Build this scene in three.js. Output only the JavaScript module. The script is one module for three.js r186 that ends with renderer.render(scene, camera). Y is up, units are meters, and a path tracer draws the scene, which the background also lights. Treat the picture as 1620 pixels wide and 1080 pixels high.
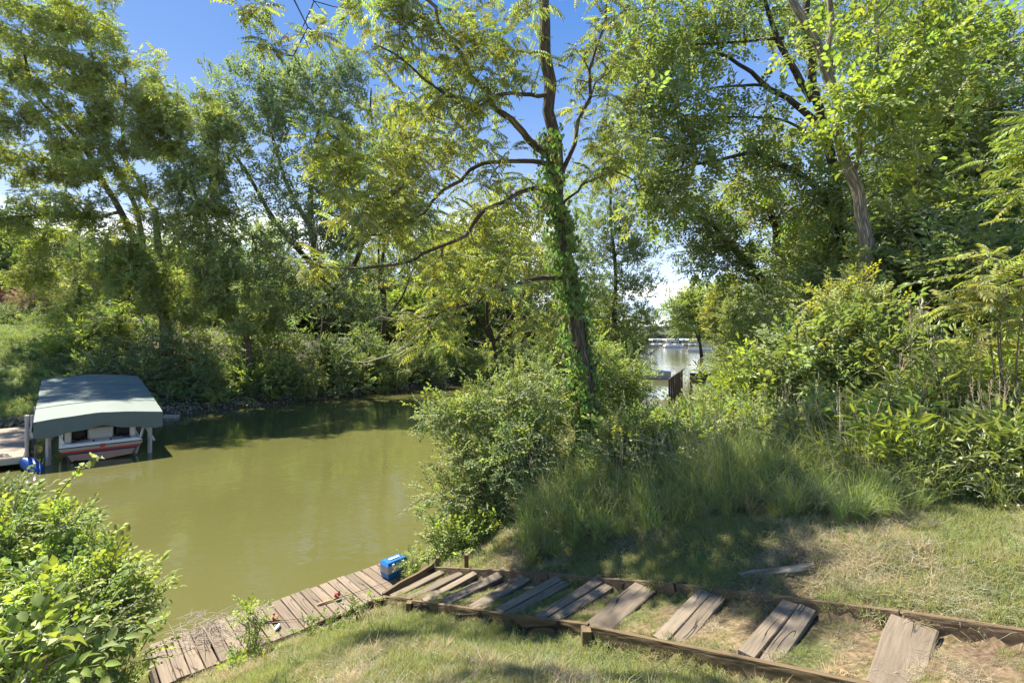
import * as THREE from 'three';
import { RoundedBoxGeometry } from 'three/addons/geometries/RoundedBoxGeometry.js';

// ------------------------------------------------------------------ camera, sky, sun, exposure
const FPX = 765, CX = 810, HZ = 533, EYE = 4.5;          // focal length and horizon in photograph pixels; eye height over the water
const scene = new THREE.Scene();
const camera = new THREE.PerspectiveCamera(2 * Math.atan(540 / FPX) * 180 / Math.PI, 1620 / 1080, 0.1, 3000);
camera.setViewOffset(1620, 1080, 0, 540 - HZ, 1620, 1080);
camera.position.set(0, EYE, 0);
camera.lookAt(0, EYE, -10);
const renderer = new THREE.WebGLRenderer({ antialias: true });
renderer.setSize(1024, 682);
renderer.toneMapping = THREE.LinearToneMapping;
renderer.toneMappingExposure = 3.1;
renderer.shadowMap.enabled = true;
const SUN = new THREE.Vector3(-0.415, 0.79, -0.45).normalize();
const sun = new THREE.DirectionalLight(new THREE.Color(1, 0.93, 0.8), 4.9);
sun.position.copy(SUN).multiplyScalar(150); sun.target.position.set(0, 0, -20); sun.castShadow = true;
sun.shadow.mapSize.set(4096, 4096);
Object.assign(sun.shadow.camera, { left: -70, right: 70, top: 70, bottom: -70, near: 1, far: 400 });
scene.add(sun, sun.target);

function rng(seed) { let a = seed >>> 0; return () => { a = (a + 0x6D2B79F5) >>> 0; let t = a; t = Math.imul(t ^ (t >>> 15), t | 1); t ^= t + Math.imul(t ^ (t >>> 7), t | 61); return ((t ^ (t >>> 14)) >>> 0) / 4294967296; }; }
function hash3(i, j, k) { let h = Math.imul(i, 374761393) ^ Math.imul(j, 668265263) ^ Math.imul(k, 2147483647 - 1274126177); h = Math.imul(h ^ (h >>> 13), 1274126177); h = Math.imul(h ^ (h >>> 15), 2246822519); return ((h ^ (h >>> 16)) >>> 0) / 4294967296; }
const fade = (t) => t * t * (3 - 2 * t);
function noise(x, y, z = 0) {
  const i = Math.floor(x), j = Math.floor(y), k = Math.floor(z), u = fade(x - i), v = fade(y - j), w = fade(z - k);
  const L = (a, b, t) => a + (b - a) * t;
  return L(L(L(hash3(i, j, k), hash3(i + 1, j, k), u), L(hash3(i, j + 1, k), hash3(i + 1, j + 1, k), u), v),
    L(L(hash3(i, j, k + 1), hash3(i + 1, j, k + 1), u), L(hash3(i, j + 1, k + 1), hash3(i + 1, j + 1, k + 1), u), v), w) * 2 - 1;
}
function fbm(x, y, z = 0, o = 4) { let s = 0, a = 0.5, f = 1; for (let i = 0; i < o; i++) { s += a * noise(x * f, y * f, z * f + i * 7.3); a *= 0.5; f *= 2.03; } return s; }
const sstep = (a, b, x) => { const t = Math.min(1, Math.max(0, (x - a) / (b - a))); return t * t * (3 - 2 * t); };
const lerp = (a, b, t) => a + (b - a) * t;

{ // one computed sky: clear air over a paler horizon, fair-weather cloud low down
  const W = 1024, H = 512, data = new Float32Array(W * H * 4);
  for (let j = 0; j < H; j++) for (let i = 0; i < W; i++) {
    const th = ((j + 0.5) / H - 0.5) * Math.PI, ph = ((i + 0.5) / W - 0.5) * 2 * Math.PI;
    const x = Math.cos(ph) * Math.cos(th), y = Math.sin(th), z = Math.sin(ph) * Math.cos(th);
    const e = Math.max(0, y), k = Math.pow(1 - e, 3.8);
    let c = [lerp(0.023, 0.5, k), lerp(0.088, 0.6, k), lerp(0.25, 0.74, k)];
    const sd = Math.max(0, x * SUN.x + y * SUN.y + z * SUN.z), g = 0.12 * Math.pow(sd, 24) + 1.2 * Math.pow(sd, 160);
    c = [c[0] + g, c[1] + g * 0.97, c[2] + g * 0.92];
    const sc = 1 / (y + 0.16), q = fbm(x * sc * 1.5 + 3.1, z * sc * 1.5 + 8.7, 2.2, 5), cover = sstep(0.02, 0.3, q + 0.28 * sstep(0.36, 0.06, y) - 0.2) * sstep(0.3, 0.13, y) * sstep(-0.02, 0.03, y);
    const lit = 1.15 + 0.5 * fbm(x * sc * 3 + 9, z * sc * 3, 5.5, 3);
    for (let n = 0; n < 3; n++) c[n] = lerp(c[n], [0.95, 0.96, 1.0][n] * lit, cover * 0.9);
    data.set([c[0], c[1], c[2], 1], (j * W + i) * 4);
  }
  const t = new THREE.DataTexture(data, W, H, THREE.RGBAFormat, THREE.FloatType);
  t.mapping = THREE.EquirectangularReflectionMapping; t.magFilter = t.minFilter = THREE.LinearFilter; t.wrapS = THREE.RepeatWrapping; t.needsUpdate = true;
  scene.background = t; scene.environment = t;
}

// ------------------------------------------------------------------ helpers
const V = (x, y, z) => new THREE.Vector3(x, y, z);
const P = (px, py, d) => V((px - CX) / FPX * d, EYE - (py - HZ) / FPX * d, -d);     // a point of the photograph at a depth in metres
const taken = new Map();
function numbered(n) { const k = taken.get(n) || 0; taken.set(n, k + 1); return k ? `${n}_${String(k).padStart(3, '0')}` : n; }
function sh(o) { o.castShadow = o.receiveShadow = true; return o; }
function tag(o, label, category, group) { o.userData.label = label; o.userData.category = category; if (group) o.userData.group = group; return o; }
function thing(name, label, category, pos = V(0, 0, 0), turn = 0, group) { const o = new THREE.Group(); o.name = numbered(name); o.position.copy(pos); o.rotation.y = turn; scene.add(o); return tag(o, label, category, group); }
function part(parent, name, geo, mat) { const m = sh(new THREE.Mesh(geo, mat)); m.name = name; parent.add(m); return m; }
function structure(name, geo, mat) { const m = sh(new THREE.Mesh(geo, mat)); m.name = numbered(name); m.userData.kind = 'structure'; scene.add(m); return m; }
class MB {                                                                     // collects triangles
  constructor() { this.p = []; this.n = []; this.uv = []; this.i = []; this.c = null; }
  vert(x, y, z, nx = 0, ny = 0, nz = 0, u = 0, v = 0) { this.p.push(x, y, z); this.n.push(nx, ny, nz); this.uv.push(u, v); return this.p.length / 3 - 1; }
  tri(a, b, c) { this.i.push(a, b, c); }
  quad(a, b, c, d) { this.i.push(a, b, c, a, c, d); }
  face(...vs) { // flat polygon of Vector3, uv in metres along its first edge
    const e = vs[1].clone().sub(vs[0]).normalize(), n = e.clone().cross(vs[vs.length - 1].clone().sub(vs[0])).normalize(), f = n.clone().cross(e);
    const b = vs.map((q) => { const r = q.clone().sub(vs[0]); return this.vert(q.x, q.y, q.z, n.x, n.y, n.z, r.dot(e), r.dot(f)); });
    for (let k = 1; k < b.length - 1; k++) this.tri(b[0], b[k], b[k + 1]);
  }
  box(c, s, q) { // centre, size, quaternion
    const h = s.clone().multiplyScalar(0.5), o = (a, b, d) => { const r = V(a * h.x, b * h.y, d * h.z); if (q) r.applyQuaternion(q); return r.add(c); };
    this.face(o(-1, -1, 1), o(1, -1, 1), o(1, 1, 1), o(-1, 1, 1)); this.face(o(1, -1, -1), o(-1, -1, -1), o(-1, 1, -1), o(1, 1, -1));
    this.face(o(-1, 1, 1), o(1, 1, 1), o(1, 1, -1), o(-1, 1, -1)); this.face(o(-1, -1, -1), o(1, -1, -1), o(1, -1, 1), o(-1, -1, 1));
    this.face(o(1, -1, 1), o(1, -1, -1), o(1, 1, -1), o(1, 1, 1)); this.face(o(-1, -1, -1), o(-1, -1, 1), o(-1, 1, 1), o(-1, 1, -1));
    return this;
  }
  bar(a, b, w, h = w) { const d = b.clone().sub(a), L = d.length(), q = new THREE.Quaternion().setFromRotationMatrix(new THREE.Matrix4().lookAt(V(0, 0, 0), d, Math.abs(d.y) > 0.95 * L ? V(1, 0, 0) : V(0, 1, 0))); return this.box(a.clone().add(b).multiplyScalar(0.5), V(w, h, L), q); }
  tube(pts, rad, sides = 6, closed = true) {
    const n = pts.length; let t = pts[1].clone().sub(pts[0]).normalize(), nrm = Math.abs(t.y) < 0.9 ? V(0, 1, 0) : V(1, 0, 0); nrm.sub(t.clone().multiplyScalar(nrm.dot(t))).normalize();
    let len = 0, prev = -1;
    for (let k = 0; k < n; k++) {
      if (k) { t = pts[Math.min(k + 1, n - 1)].clone().sub(pts[k - 1]).normalize(); nrm.sub(t.clone().multiplyScalar(nrm.dot(t))).normalize(); len += pts[k].distanceTo(pts[k - 1]); }
      const b = t.clone().cross(nrm), r = rad[k], first = this.p.length / 3;
      for (let s = 0; s <= sides; s++) { const a = s / sides * 2 * Math.PI, x = nrm.clone().multiplyScalar(Math.cos(a)).addScaledVector(b, Math.sin(a)); this.vert(pts[k].x + x.x * r, pts[k].y + x.y * r, pts[k].z + x.z * r, x.x, x.y, x.z, s / sides * Math.max(1, Math.round(rad[0] * 6.28 / 0.5)) * 0.5, len); }
      if (prev >= 0) for (let s = 0; s < sides; s++) this.quad(prev + s, prev + s + 1, first + s + 1, first + s);
      prev = first;
    }
    if (closed) for (const [k, d] of [[0, -1], [n - 1, 1]]) { const q = k ? pts[n - 1].clone().sub(pts[n - 2]) : pts[1].clone().sub(pts[0]); q.normalize().multiplyScalar(d); const c = this.vert(pts[k].x, pts[k].y, pts[k].z, q.x, q.y, q.z), base = k ? prev : prev - (n - 1) * (sides + 1); for (let s = 0; s < sides; s++) d > 0 ? this.tri(base + s, base + s + 1, c) : this.tri(base + s + 1, base + s, c); }
    return this;
  }
  build(smooth) {
    const g = new THREE.BufferGeometry();
    g.setAttribute('position', new THREE.Float32BufferAttribute(this.p, 3)); g.setAttribute('normal', new THREE.Float32BufferAttribute(this.n, 3)); g.setAttribute('uv', new THREE.Float32BufferAttribute(this.uv, 2));
    if (this.c) g.setAttribute('color', new THREE.Float32BufferAttribute(this.c, 3));
    g.setIndex(this.i); if (smooth) g.computeVertexNormals(); return g;
  }
}
function curve(pts, n) { return new THREE.CatmullRomCurve3(pts, false, 'centripetal').getSpacedPoints(n); }

// ------------------------------------------------------------------ textures and materials
function texture(W, H, f, srgb = true, repX = 1, repY = 1) {
  const d = new Uint8Array(W * H * 4);
  for (let j = 0; j < H; j++) for (let i = 0; i < W; i++) { const c = f(i / W, j / H, i, j); for (let k = 0; k < 3; k++) d[(j * W + i) * 4 + k] = Math.max(0, Math.min(255, (Array.isArray(c) ? c[k] : c) * 255)); d[(j * W + i) * 4 + 3] = 255; }
  const t = new THREE.DataTexture(d, W, H, THREE.RGBAFormat); t.wrapS = t.wrapT = THREE.RepeatWrapping; t.magFilter = THREE.LinearFilter; t.minFilter = THREE.LinearMipmapLinearFilter; t.generateMipmaps = true; t.repeat.set(repX, repY);
  if (srgb) t.colorSpace = THREE.SRGBColorSpace; t.needsUpdate = true; return t;
}
// noise that repeats over [0,1)^2
function tnoise(u, v, f, z = 0, o = 4, fy = f) { let s = 0, a = 0.5; for (let k = 0; k < o; k++) { const m = 2 ** k; const X = u * f * m, Y = v * fy * m, i = Math.floor(X), j = Math.floor(Y), x = fade(X - i), y = fade(Y - j), w = f * m, h = fy * m, q = Math.floor(z * 31 + k * 17); const g = (a2, b2) => hash3(((a2 % w) + w) % w, ((b2 % h) + h) % h, q); s += a * (lerp(lerp(g(i, j), g(i + 1, j), x), lerp(g(i, j + 1), g(i + 1, j + 1), x), y) * 2 - 1); a *= 0.5; } return s; }
const std = (o) => new THREE.MeshStandardMaterial({ roughness: 0.85, ...o });
const rgb = (r, g, b) => new THREE.Color().setRGB(r, g, b);
const barkH = (u, v) => { const f = tnoise(u, v, 12, 1, 3, 4) + 0.6 * tnoise(u, v, 24, 2, 2, 6); return Math.min(1, Math.abs(f) * 1.7 + 0.12 * tnoise(u, v, 32, 5, 2)); };
const barkCol = texture(256, 512, (u, v) => { const h = barkH(u, v), m = 0.5 + 0.5 * tnoise(u, v, 4, 9, 3); const b = 0.42 + 0.42 * h; return [b * (0.98 + 0.05 * m), b * (0.92 + 0.04 * m), b * 0.82]; });
const barkBump = texture(256, 512, (u, v) => barkH(u, v), false);
for (const t of [barkCol, barkBump]) t.repeat.set(1, 0.7);
const woodH = (u, v) => { const w = tnoise(u, v, 3, 3, 2, 16) * 0.6 + tnoise(u, v, 8, 4, 3, 64) * 0.7; return 0.55 + 0.5 * w; };
const woodCrack = (u, v) => sstep(0.86, 0.98, 1 - Math.abs(tnoise(u, v, 2, 12, 2, 10)) * 3.2) * sstep(0.0, 0.25, tnoise(u, v, 4, 15, 2, 6));
const woodCol = texture(512, 512, (u, v) => { const h = woodH(u, v), s = 0.5 + 0.5 * tnoise(u, v, 5, 8, 4, 8), c = 1 - 0.6 * woodCrack(u, v); return [(0.52 + 0.22 * h + 0.1 * s) * c, (0.48 + 0.21 * h + 0.08 * s) * c, (0.43 + 0.2 * h + 0.05 * s) * c]; });
const woodBump = texture(512, 512, (u, v) => woodH(u, v) * (1 - woodCrack(u, v)), false);
const wood = (r, g, b, bump = 0.006) => std({ color: rgb(r, g, b), map: woodCol, bumpMap: woodBump, bumpScale: bump, roughness: 0.9 });
const bark = (r, g, b, bump = 0.03) => std({ color: rgb(r, g, b), map: barkCol, bumpMap: barkBump, bumpScale: bump, roughness: 0.95 });
const M = {
  bark: bark(0.36, 0.32, 0.265), barkPale: bark(0.68, 0.67, 0.64, 0.01), barkDark: bark(0.2, 0.165, 0.13), twig: std({ color: rgb(0.16, 0.12, 0.08) }), twigPale: std({ color: rgb(0.42, 0.36, 0.27) }), stemGreen: std({ color: rgb(0.12, 0.15, 0.05) }), stalk: std({ color: rgb(0.42, 0.31, 0.23) }),
  leaf: new THREE.MeshPhysicalMaterial({ color: 0xffffff, roughness: 1, transmission: 0.58, thickness: 0, clearcoat: 0.22, clearcoatRoughness: 0.42, vertexColors: true, side: THREE.DoubleSide }),
  dock: [wood(0.4, 0.37, 0.335), wood(0.34, 0.31, 0.28), wood(0.45, 0.415, 0.38)], dockDark: wood(0.2, 0.17, 0.13), tread: [wood(0.39, 0.37, 0.335, 0.007), wood(0.34, 0.32, 0.29, 0.007), wood(0.44, 0.42, 0.385, 0.007)], rail: wood(0.3, 0.25, 0.16, 0.012), railTop: wood(0.34, 0.28, 0.2, 0.012), dark: wood(0.12, 0.1, 0.085),
  white: std({ color: rgb(0.72, 0.72, 0.7), roughness: 0.35 }), alu: std({ color: rgb(0.62, 0.62, 0.6), roughness: 0.45, metalness: 0.6 }), galv: std({ color: rgb(0.42, 0.41, 0.38), roughness: 0.6, metalness: 0.3 }), black: std({ color: rgb(0.012, 0.012, 0.014), roughness: 0.5 }), navy: std({ color: rgb(0.015, 0.02, 0.05), roughness: 0.3 }), red: std({ color: rgb(0.5, 0.03, 0.03), roughness: 0.35 }), tan: std({ color: rgb(0.42, 0.25, 0.17), roughness: 0.7 }),
  blueBarrel: std({ color: rgb(0.015, 0.08, 0.3), roughness: 0.4 }), blue: std({ color: rgb(0.01, 0.13, 0.4), roughness: 0.35 }), grey: std({ color: rgb(0.34, 0.34, 0.33), roughness: 0.55 }), cork: std({ color: rgb(0.46, 0.29, 0.15) }), reelRed: std({ color: rgb(0.55, 0.02, 0.04), roughness: 0.25, metalness: 0.3 }), glass: new THREE.MeshPhysicalMaterial({ color: rgb(0.05, 0.06, 0.07), roughness: 0.08 }),
  siding: std({ color: rgb(0.7, 0.69, 0.66) }), roof: std({ color: rgb(0.3, 0.29, 0.28) }), brick: std({ color: rgb(0.3, 0.11, 0.08) }), stone: std({ color: rgb(0.34, 0.32, 0.28), roughness: 0.95 }), tarpBlue: std({ color: rgb(0.03, 0.1, 0.32), roughness: 0.6 }),
};

// ------------------------------------------------------------------ the lie of the land (x, depth)
const SHORE_NEAR = [[-30, -26], [-14, -5], [-7.5, 2.4], [-4.55, 5.6], [-1.85, 8.15], [-1.3, 9.6], [0.2, 13], [6, 21.5], [10.5, 28], [22, 48], [40, 85], [53, 125], [75, 150], [180, 180], [700, 190]];
const SHORE_FAR = [[-90, -20], [-40, 11], [-25, 22], [-19.3, 27.4], [-14, 35], [-3, 48], [8, 66], [23, 93], [31, 116], [22, 128], [-20, 150], [-120, 180], [-700, 190]];
const SHORE_LAKE = [[-700, 300], [-60, 285], [40, 262], [90, 262], [160, 275], [700, 310]];
function sdist(L, x, d) { let best = 1e9, s = 1; for (let k = 0; k < L.length - 1; k++) { const ax = L[k][0], ad = L[k][1], bx = L[k + 1][0] - ax, bd = L[k + 1][1] - ad, px = x - ax, pd = d - ad; const t = Math.max(0, Math.min(1, (px * bx + pd * bd) / (bx * bx + bd * bd))), ex = px - t * bx, ed = pd - t * bd, q = ex * ex + ed * ed; if (q < best - 1e-9) { best = q; s = bx * pd - bd * px >= 0 ? 1 : -1; } } return Math.sqrt(best) * s; }
function prof(T, s) { if (s <= T[0][0]) return Math.max(-2.5, T[0][1] + (s - T[0][0]) * 0.8); for (let k = 1; k < T.length; k++) if (s < T[k][0]) return lerp(T[k - 1][1], T[k][1], (s - T[k - 1][0]) / (T[k][0] - T[k - 1][0])); return T[T.length - 1][1]; }
const PN = [[0, -0.06], [0.25, 0.2], [0.7, 0.56], [2, 1.2], [3, 1.6], [5, 2.1], [7, 2.52], [10, 2.75], [16, 3.1], [30, 5], [60, 9], [150, 15]];
const PF = [[0, -0.06], [0.3, 0.3], [1, 0.75], [4, 1.6], [10, 3.8], [18, 5.8], [32, 7.2], [60, 9], [150, 14]];
const ST = { ax: -1.27, ad: 8.1, ux: 0.7195, ud: -0.6945, len: 6.77 };                // garden steps: far rail's foot, direction uphill, length
const railY = (t) => prof([[-0.1, 0.5], [0, 0.65], [0.25, 1.16], [0.5, 1.65], [0.75, 2.09], [1, 2.47], [1.3, 2.8]], t);
function stairTV(x, d) { const ex = x - ST.ax, ed = d - ST.ad; return [(ex * ST.ux + ed * ST.ud) / ST.len, ex * -0.6945 + ed * -0.7195]; }
function height(x, d) {
  const sn = -sdist(SHORE_NEAR, x, d), sf = sdist(SHORE_FAR, x, d), sl = sdist(SHORE_LAKE, x, d);
  let h = Math.max(prof(PN, sn), prof(PF, sf), prof(PF, sl));
  const land = Math.max(sn, sf, sl);
  if (land > 0.3) h += (fbm(x * 0.35, d * 0.35, 4, 3) * 0.18 + fbm(x * 1.7, d * 1.7, 8, 3) * 0.05) * sstep(0.3, 2, land);
  const [t, v] = stairTV(x, d);
  if (t > -0.06 && t < 1.35 && v > -1.2 && v < 2.8) {
    const y = railY(t), g = v < 0 ? y - 0.04 : v < 1 ? y - 0.15 : y - 0.26;
    const w = sstep(-1.2, -0.1, v) * sstep(2.8, 1.05, v) * sstep(-0.06, 0.0, t) * sstep(1.35, 1.2, t);
    h = lerp(h, g + fbm(x * 3, d * 3, 3, 2) * 0.05, w);
  }
  return h;
}
const G = (x, d) => V(x, height(x, d), -d);
const GP = (px, d) => G((px - CX) / FPX * d, d);                                       // on the ground, in the photograph's column px at a depth
{ // terrain: one sheet to the horizon, finer close by
  const N = 420, m = new MB(); m.c = [];
  const A = 3, xs = [], ds = [], B = Math.asinh(600 / A), D0 = Math.asinh(-70 / A), D1 = Math.asinh(640 / A);
  for (let k = 0; k <= N; k++) { xs.push(A * Math.sinh(B * (k / N * 2 - 1))); ds.push(6 + A * Math.sinh(lerp(D0, D1, k / N))); }
  for (let j = 0; j <= N; j++) for (let i = 0; i <= N; i++) {
    const x = xs[i], d = ds[j], h = height(x, d); m.vert(x, h, -d, 0, 1, 0, x, d);
    const sn = -sdist(SHORE_NEAR, x, d), sf = sdist(SHORE_FAR, x, d);
    let c = [0.1, 0.085, 0.05];                                                       // leaf litter
    if (sn > -1) { // mown bank: straw with patches of green and bare earth
      const a = fbm(x * 0.9, d * 0.9, 1, 4), b = fbm(x * 2.6, d * 2.6, 6, 3), lawn = sstep(16, 11, Math.hypot(x, d)) * sstep(0.2, 0.8, sn);
      let q = [0.2, 0.152, 0.085]; const gr = sstep(-0.12, 0.22, a + b * 0.5); q = q.map((e, k) => lerp(e, [0.105, 0.12, 0.035][k], gr)); const so = sstep(0.18, 0.4, -a + b * 0.7); q = q.map((e, k) => lerp(e, [0.17, 0.12, 0.075][k], so));
      c = c.map((e, k) => lerp(e, q[k], lawn));
    }
    if (sf > 0) { const lx = -19.5 - (d - 24) * 1.0, lawn = sstep(0.5, -1.5, x - lx) * sstep(0.2, 1, sf); const n = fbm(x * 0.7, d * 0.7, 3, 3); c = c.map((e, k) => lerp(e, [0.15 + n * 0.05, 0.2 + n * 0.04, 0.035][k], lawn)); }
    if (sdist(SHORE_LAKE, x, d) > 0) c = [0.06, 0.08, 0.03];
    if (h < 0.12) c = [0.09, 0.075, 0.045];
    m.c.push(...c);
  }
  for (let j = 0; j < N; j++) for (let i = 0; i < N; i++) { const a = j * (N + 1) + i; m.quad(a, a + 1, a + N + 2, a + N + 1); }
  const grain = texture(1024, 1024, (u, v) => { const f = tnoise(u, v, 96, 1, 3) + 0.7 * tnoise(u, v, 40, 3, 2, 160) + 0.7 * tnoise(u, v, 160, 5, 2, 40), g = tnoise(u, v, 12, 7, 4); const b = 0.8 + 0.26 * f + 0.12 * g; return [b, b * (0.98 + 0.03 * g), b * (0.95 + 0.06 * f)]; });
  grain.repeat.set(0.4, 0.4);
  const gb = texture(1024, 1024, (u, v) => 0.5 + 0.3 * tnoise(u, v, 96, 1, 3) + 0.25 * tnoise(u, v, 30, 2, 3), false); gb.repeat.set(0.4, 0.4);
  structure('ground', m.build(true), std({ vertexColors: true, map: grain, bumpMap: gb, bumpScale: 0.03, roughness: 1 }));
}
{ // water: turbid green canal
  const g = new THREE.PlaneGeometry(1300, 800, 1, 1); g.rotateX(-Math.PI / 2); g.translate(0, 0, -300);
  const p = g.attributes.position, uv = g.attributes.uv; for (let k = 0; k < p.count; k++) uv.setXY(k, p.getX(k), p.getZ(k));
  const rip = texture(512, 512, (u, v) => 0.5 + 0.3 * tnoise(u, v, 6, 1, 4, 9) + 0.12 * tnoise(u, v, 30, 4, 2, 44), false); rip.repeat.set(0.16, 0.16);
  const silt = texture(512, 512, (u, v) => { const n = tnoise(u, v, 3, 6, 4); return [0.93 + 0.07 * n, 0.93 + 0.06 * n, 0.9 + 0.1 * n]; }); silt.repeat.set(0.05, 0.05);
  structure('water', g, new THREE.MeshPhysicalMaterial({ color: rgb(0.108, 0.106, 0.038), map: silt, roughness: 0.06, ior: 1.33, bumpMap: rip, bumpScale: 0.018 }));
}

// ------------------------------------------------------------------ leaves, sprays and tufts (geometry only)
function blade(m, o, dir, nrm, L, W, four = false, fold = 0.25, curl = 0.15) {
  const d = dir.clone().normalize(), n = nrm.clone().sub(d.clone().multiplyScalar(nrm.dot(d))).normalize(), s = d.clone().cross(n);
  const at = (a, b, c) => { const q = o.clone().addScaledVector(d, a * L).addScaledVector(s, b * W * 0.5).addScaledVector(n, c); return m.vert(q.x, q.y, q.z); };
  if (!four) { const a = at(0, 0, 0), b = at(0.45, 1, W * fold), c = at(1, 0, -L * curl), e = at(0.45, -1, W * fold); m.tri(a, c, b); m.tri(a, e, c); return; }
  const a = at(0, 0, 0), k = at(0.5, 0, -L * curl * 0.2), c = at(1, 0, -L * curl), b1 = at(0.2, 0.8, W * fold * 0.8), b2 = at(0.58, 0.85, W * fold * 0.7), e1 = at(0.2, -0.8, W * fold * 0.8), e2 = at(0.58, -0.85, W * fold * 0.7);
  m.tri(a, k, b1); m.tri(b1, k, b2); m.tri(b2, k, c); m.tri(a, e1, k); m.tri(e1, e2, k); m.tri(e2, c, k);
}
const Y = V(0, 1, 0), Z = V(0, 0, 1);
function rod(m, a, b, r) { const i = m.p.length / 3, d = b.clone().sub(a).normalize(), s = (Math.abs(d.z) < 0.9 ? d.clone().cross(Z) : d.clone().cross(Y)).normalize(), t = d.clone().cross(s); for (const q of [a, b]) for (let k = 0; k < 3; k++) { const c = q.clone().addScaledVector(s, r * Math.cos(k * 2.094)).addScaledVector(t, r * Math.sin(k * 2.094)); m.vert(c.x, c.y, c.z); } for (let k = 0; k < 3; k++) m.quad(i + k, i + (k + 1) % 3, i + 3 + (k + 1) % 3, i + 3 + k); }
function spraySimple(seed, n, L, leafL, leafW, four, spread = 0.9) {     // twig along +y, leaf faces towards +z
  const r = rng(seed), m = new MB(); let prev = V(0, 0, 0);
  for (let k = 1; k <= 3; k++) { const q = V((r() - 0.5) * 0.1 * L, L * k / 3, -0.12 * L * (k / 3) ** 2); rod(m, prev, q, 0.004 + 0.002 * (3 - k)); prev = q; }
  for (let k = 0; k < n; k++) { const t = 0.15 + 0.85 * k / (n - 1), sd = k % 2 ? 1 : -1, o = V((r() - 0.5) * 0.05 * L, L * t, -0.12 * L * t * t), last = k === n - 1; const a = last ? 0 : sd * (spread + (r() - 0.5) * 0.6); const dir = V(Math.sin(a), Math.cos(a), (r() - 0.6) * 0.7); const pet = o.clone().addScaledVector(dir, leafL * 0.3); const s = (0.7 + 0.5 * r()) * (last ? 1.1 : 1); blade(m, pet, dir, V((r() - 0.5) * 0.9, (r() - 0.5) * 0.9, 1), leafL * s, leafW * s, four, 0.18, 0.12 + r() * 0.2); }
  return m.build(true);
}
function pinnate(seed, m, o, dir0, nrm, L, pairs, lL, lW, four) {          // a compound leaf arching over
  const r = rng(seed); const d = dir0.clone().normalize(), n = nrm.clone().sub(d.clone().multiplyScalar(nrm.dot(d))).normalize(), s = d.clone().cross(n);
  const at = (t) => o.clone().addScaledVector(d, L * t * (1 - 0.12 * t)).addScaledVector(n, -L * 0.38 * t * t);
  rod(m, at(0), at(0.5), 0.003); rod(m, at(0.5), at(1), 0.002);
  for (let k = 0; k <= pairs; k++) { const t = 0.22 + 0.78 * k / pairs, q = at(t), tan = at(t + 0.05).sub(at(t - 0.05)).normalize(), size = Math.sin(Math.PI * (0.22 + 0.66 * k / pairs)) * 0.35 + 0.7; if (k === pairs) { blade(m, q, tan, n, lL * 0.9, lW, four); break; } for (const e of [-1, 1]) { const dir = tan.clone().multiplyScalar(0.45 + r() * 0.25).addScaledVector(s, e).addScaledVector(n, -0.25 - r() * 0.35); blade(m, q, dir, n.clone().addScaledVector(s, (r() - 0.5) * 0.6), lL * size * (0.85 + 0.3 * r()), lW * size, four, 0.2, 0.18); } }
}
function leafPinnate(seed, L, pairs, lL, lW) { const m = new MB(); pinnate(seed, m, V(0, 0, 0), Y, Z, L, pairs, lL, lW, false); return m.build(true); }
function sprayPinnate(seed, count, L, pairs, lL, lW) { const r = rng(seed), m = new MB(); rod(m, V(0, 0, 0), V(0, L * 0.5, 0), 0.006); for (let k = 0; k < count; k++) { const a = (k / count) * 6.28 + r(), up = 0.3 + r() * 0.5; pinnate(seed * 7 + k, m, V(0, L * 0.12 * k, 0), V(Math.sin(a), up, Math.cos(a) * 0.8), V(Math.sin(a) * -0.3, 1, Math.cos(a) * -0.3 + 0.4), L * (0.7 + 0.4 * r()), pairs, lL, lW, false); } return m.build(true); }
function tuft(seed, n, H, W, spread, segs, bendMax) {                       // grass blades from one root, growing along +y
  const r = rng(seed), m = new MB();
  for (let k = 0; k < n; k++) { const a = r() * 6.283, h = H * (0.55 + 0.45 * r()), lean = spread * (0.3 + r()), bend = bendMax * r(), bx = Math.cos(a), bz = Math.sin(a), rx = (r() - 0.5) * W * 12, rz = (r() - 0.5) * W * 12, tw = a + 1.57 + (r() - 0.5); const sx = Math.cos(tw), sz = Math.sin(tw); let pa = -1, pb = -1;
    for (let s = 0; s <= segs; s++) { const t = s / segs, out = lean * h * t + bend * h * t * t, y = h * (t - bend * 0.55 * t * t * t), w = W * 0.5 * (1 - t * t * 0.96); const A = m.vert(rx + bx * out - sx * w, y, rz + bz * out - sz * w), B = m.vert(rx + bx * out + sx * w, y, rz + bz * out + sz * w); if (pa >= 0) m.quad(pa, pb, B, A); pa = A; pb = B; } }
  return m.build(true);
}
const rdir = (r) => { const z = r() * 2 - 1, a = r() * 6.283, s = Math.sqrt(1 - z * z); return V(s * Math.cos(a), z, s * Math.sin(a)); };
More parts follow.
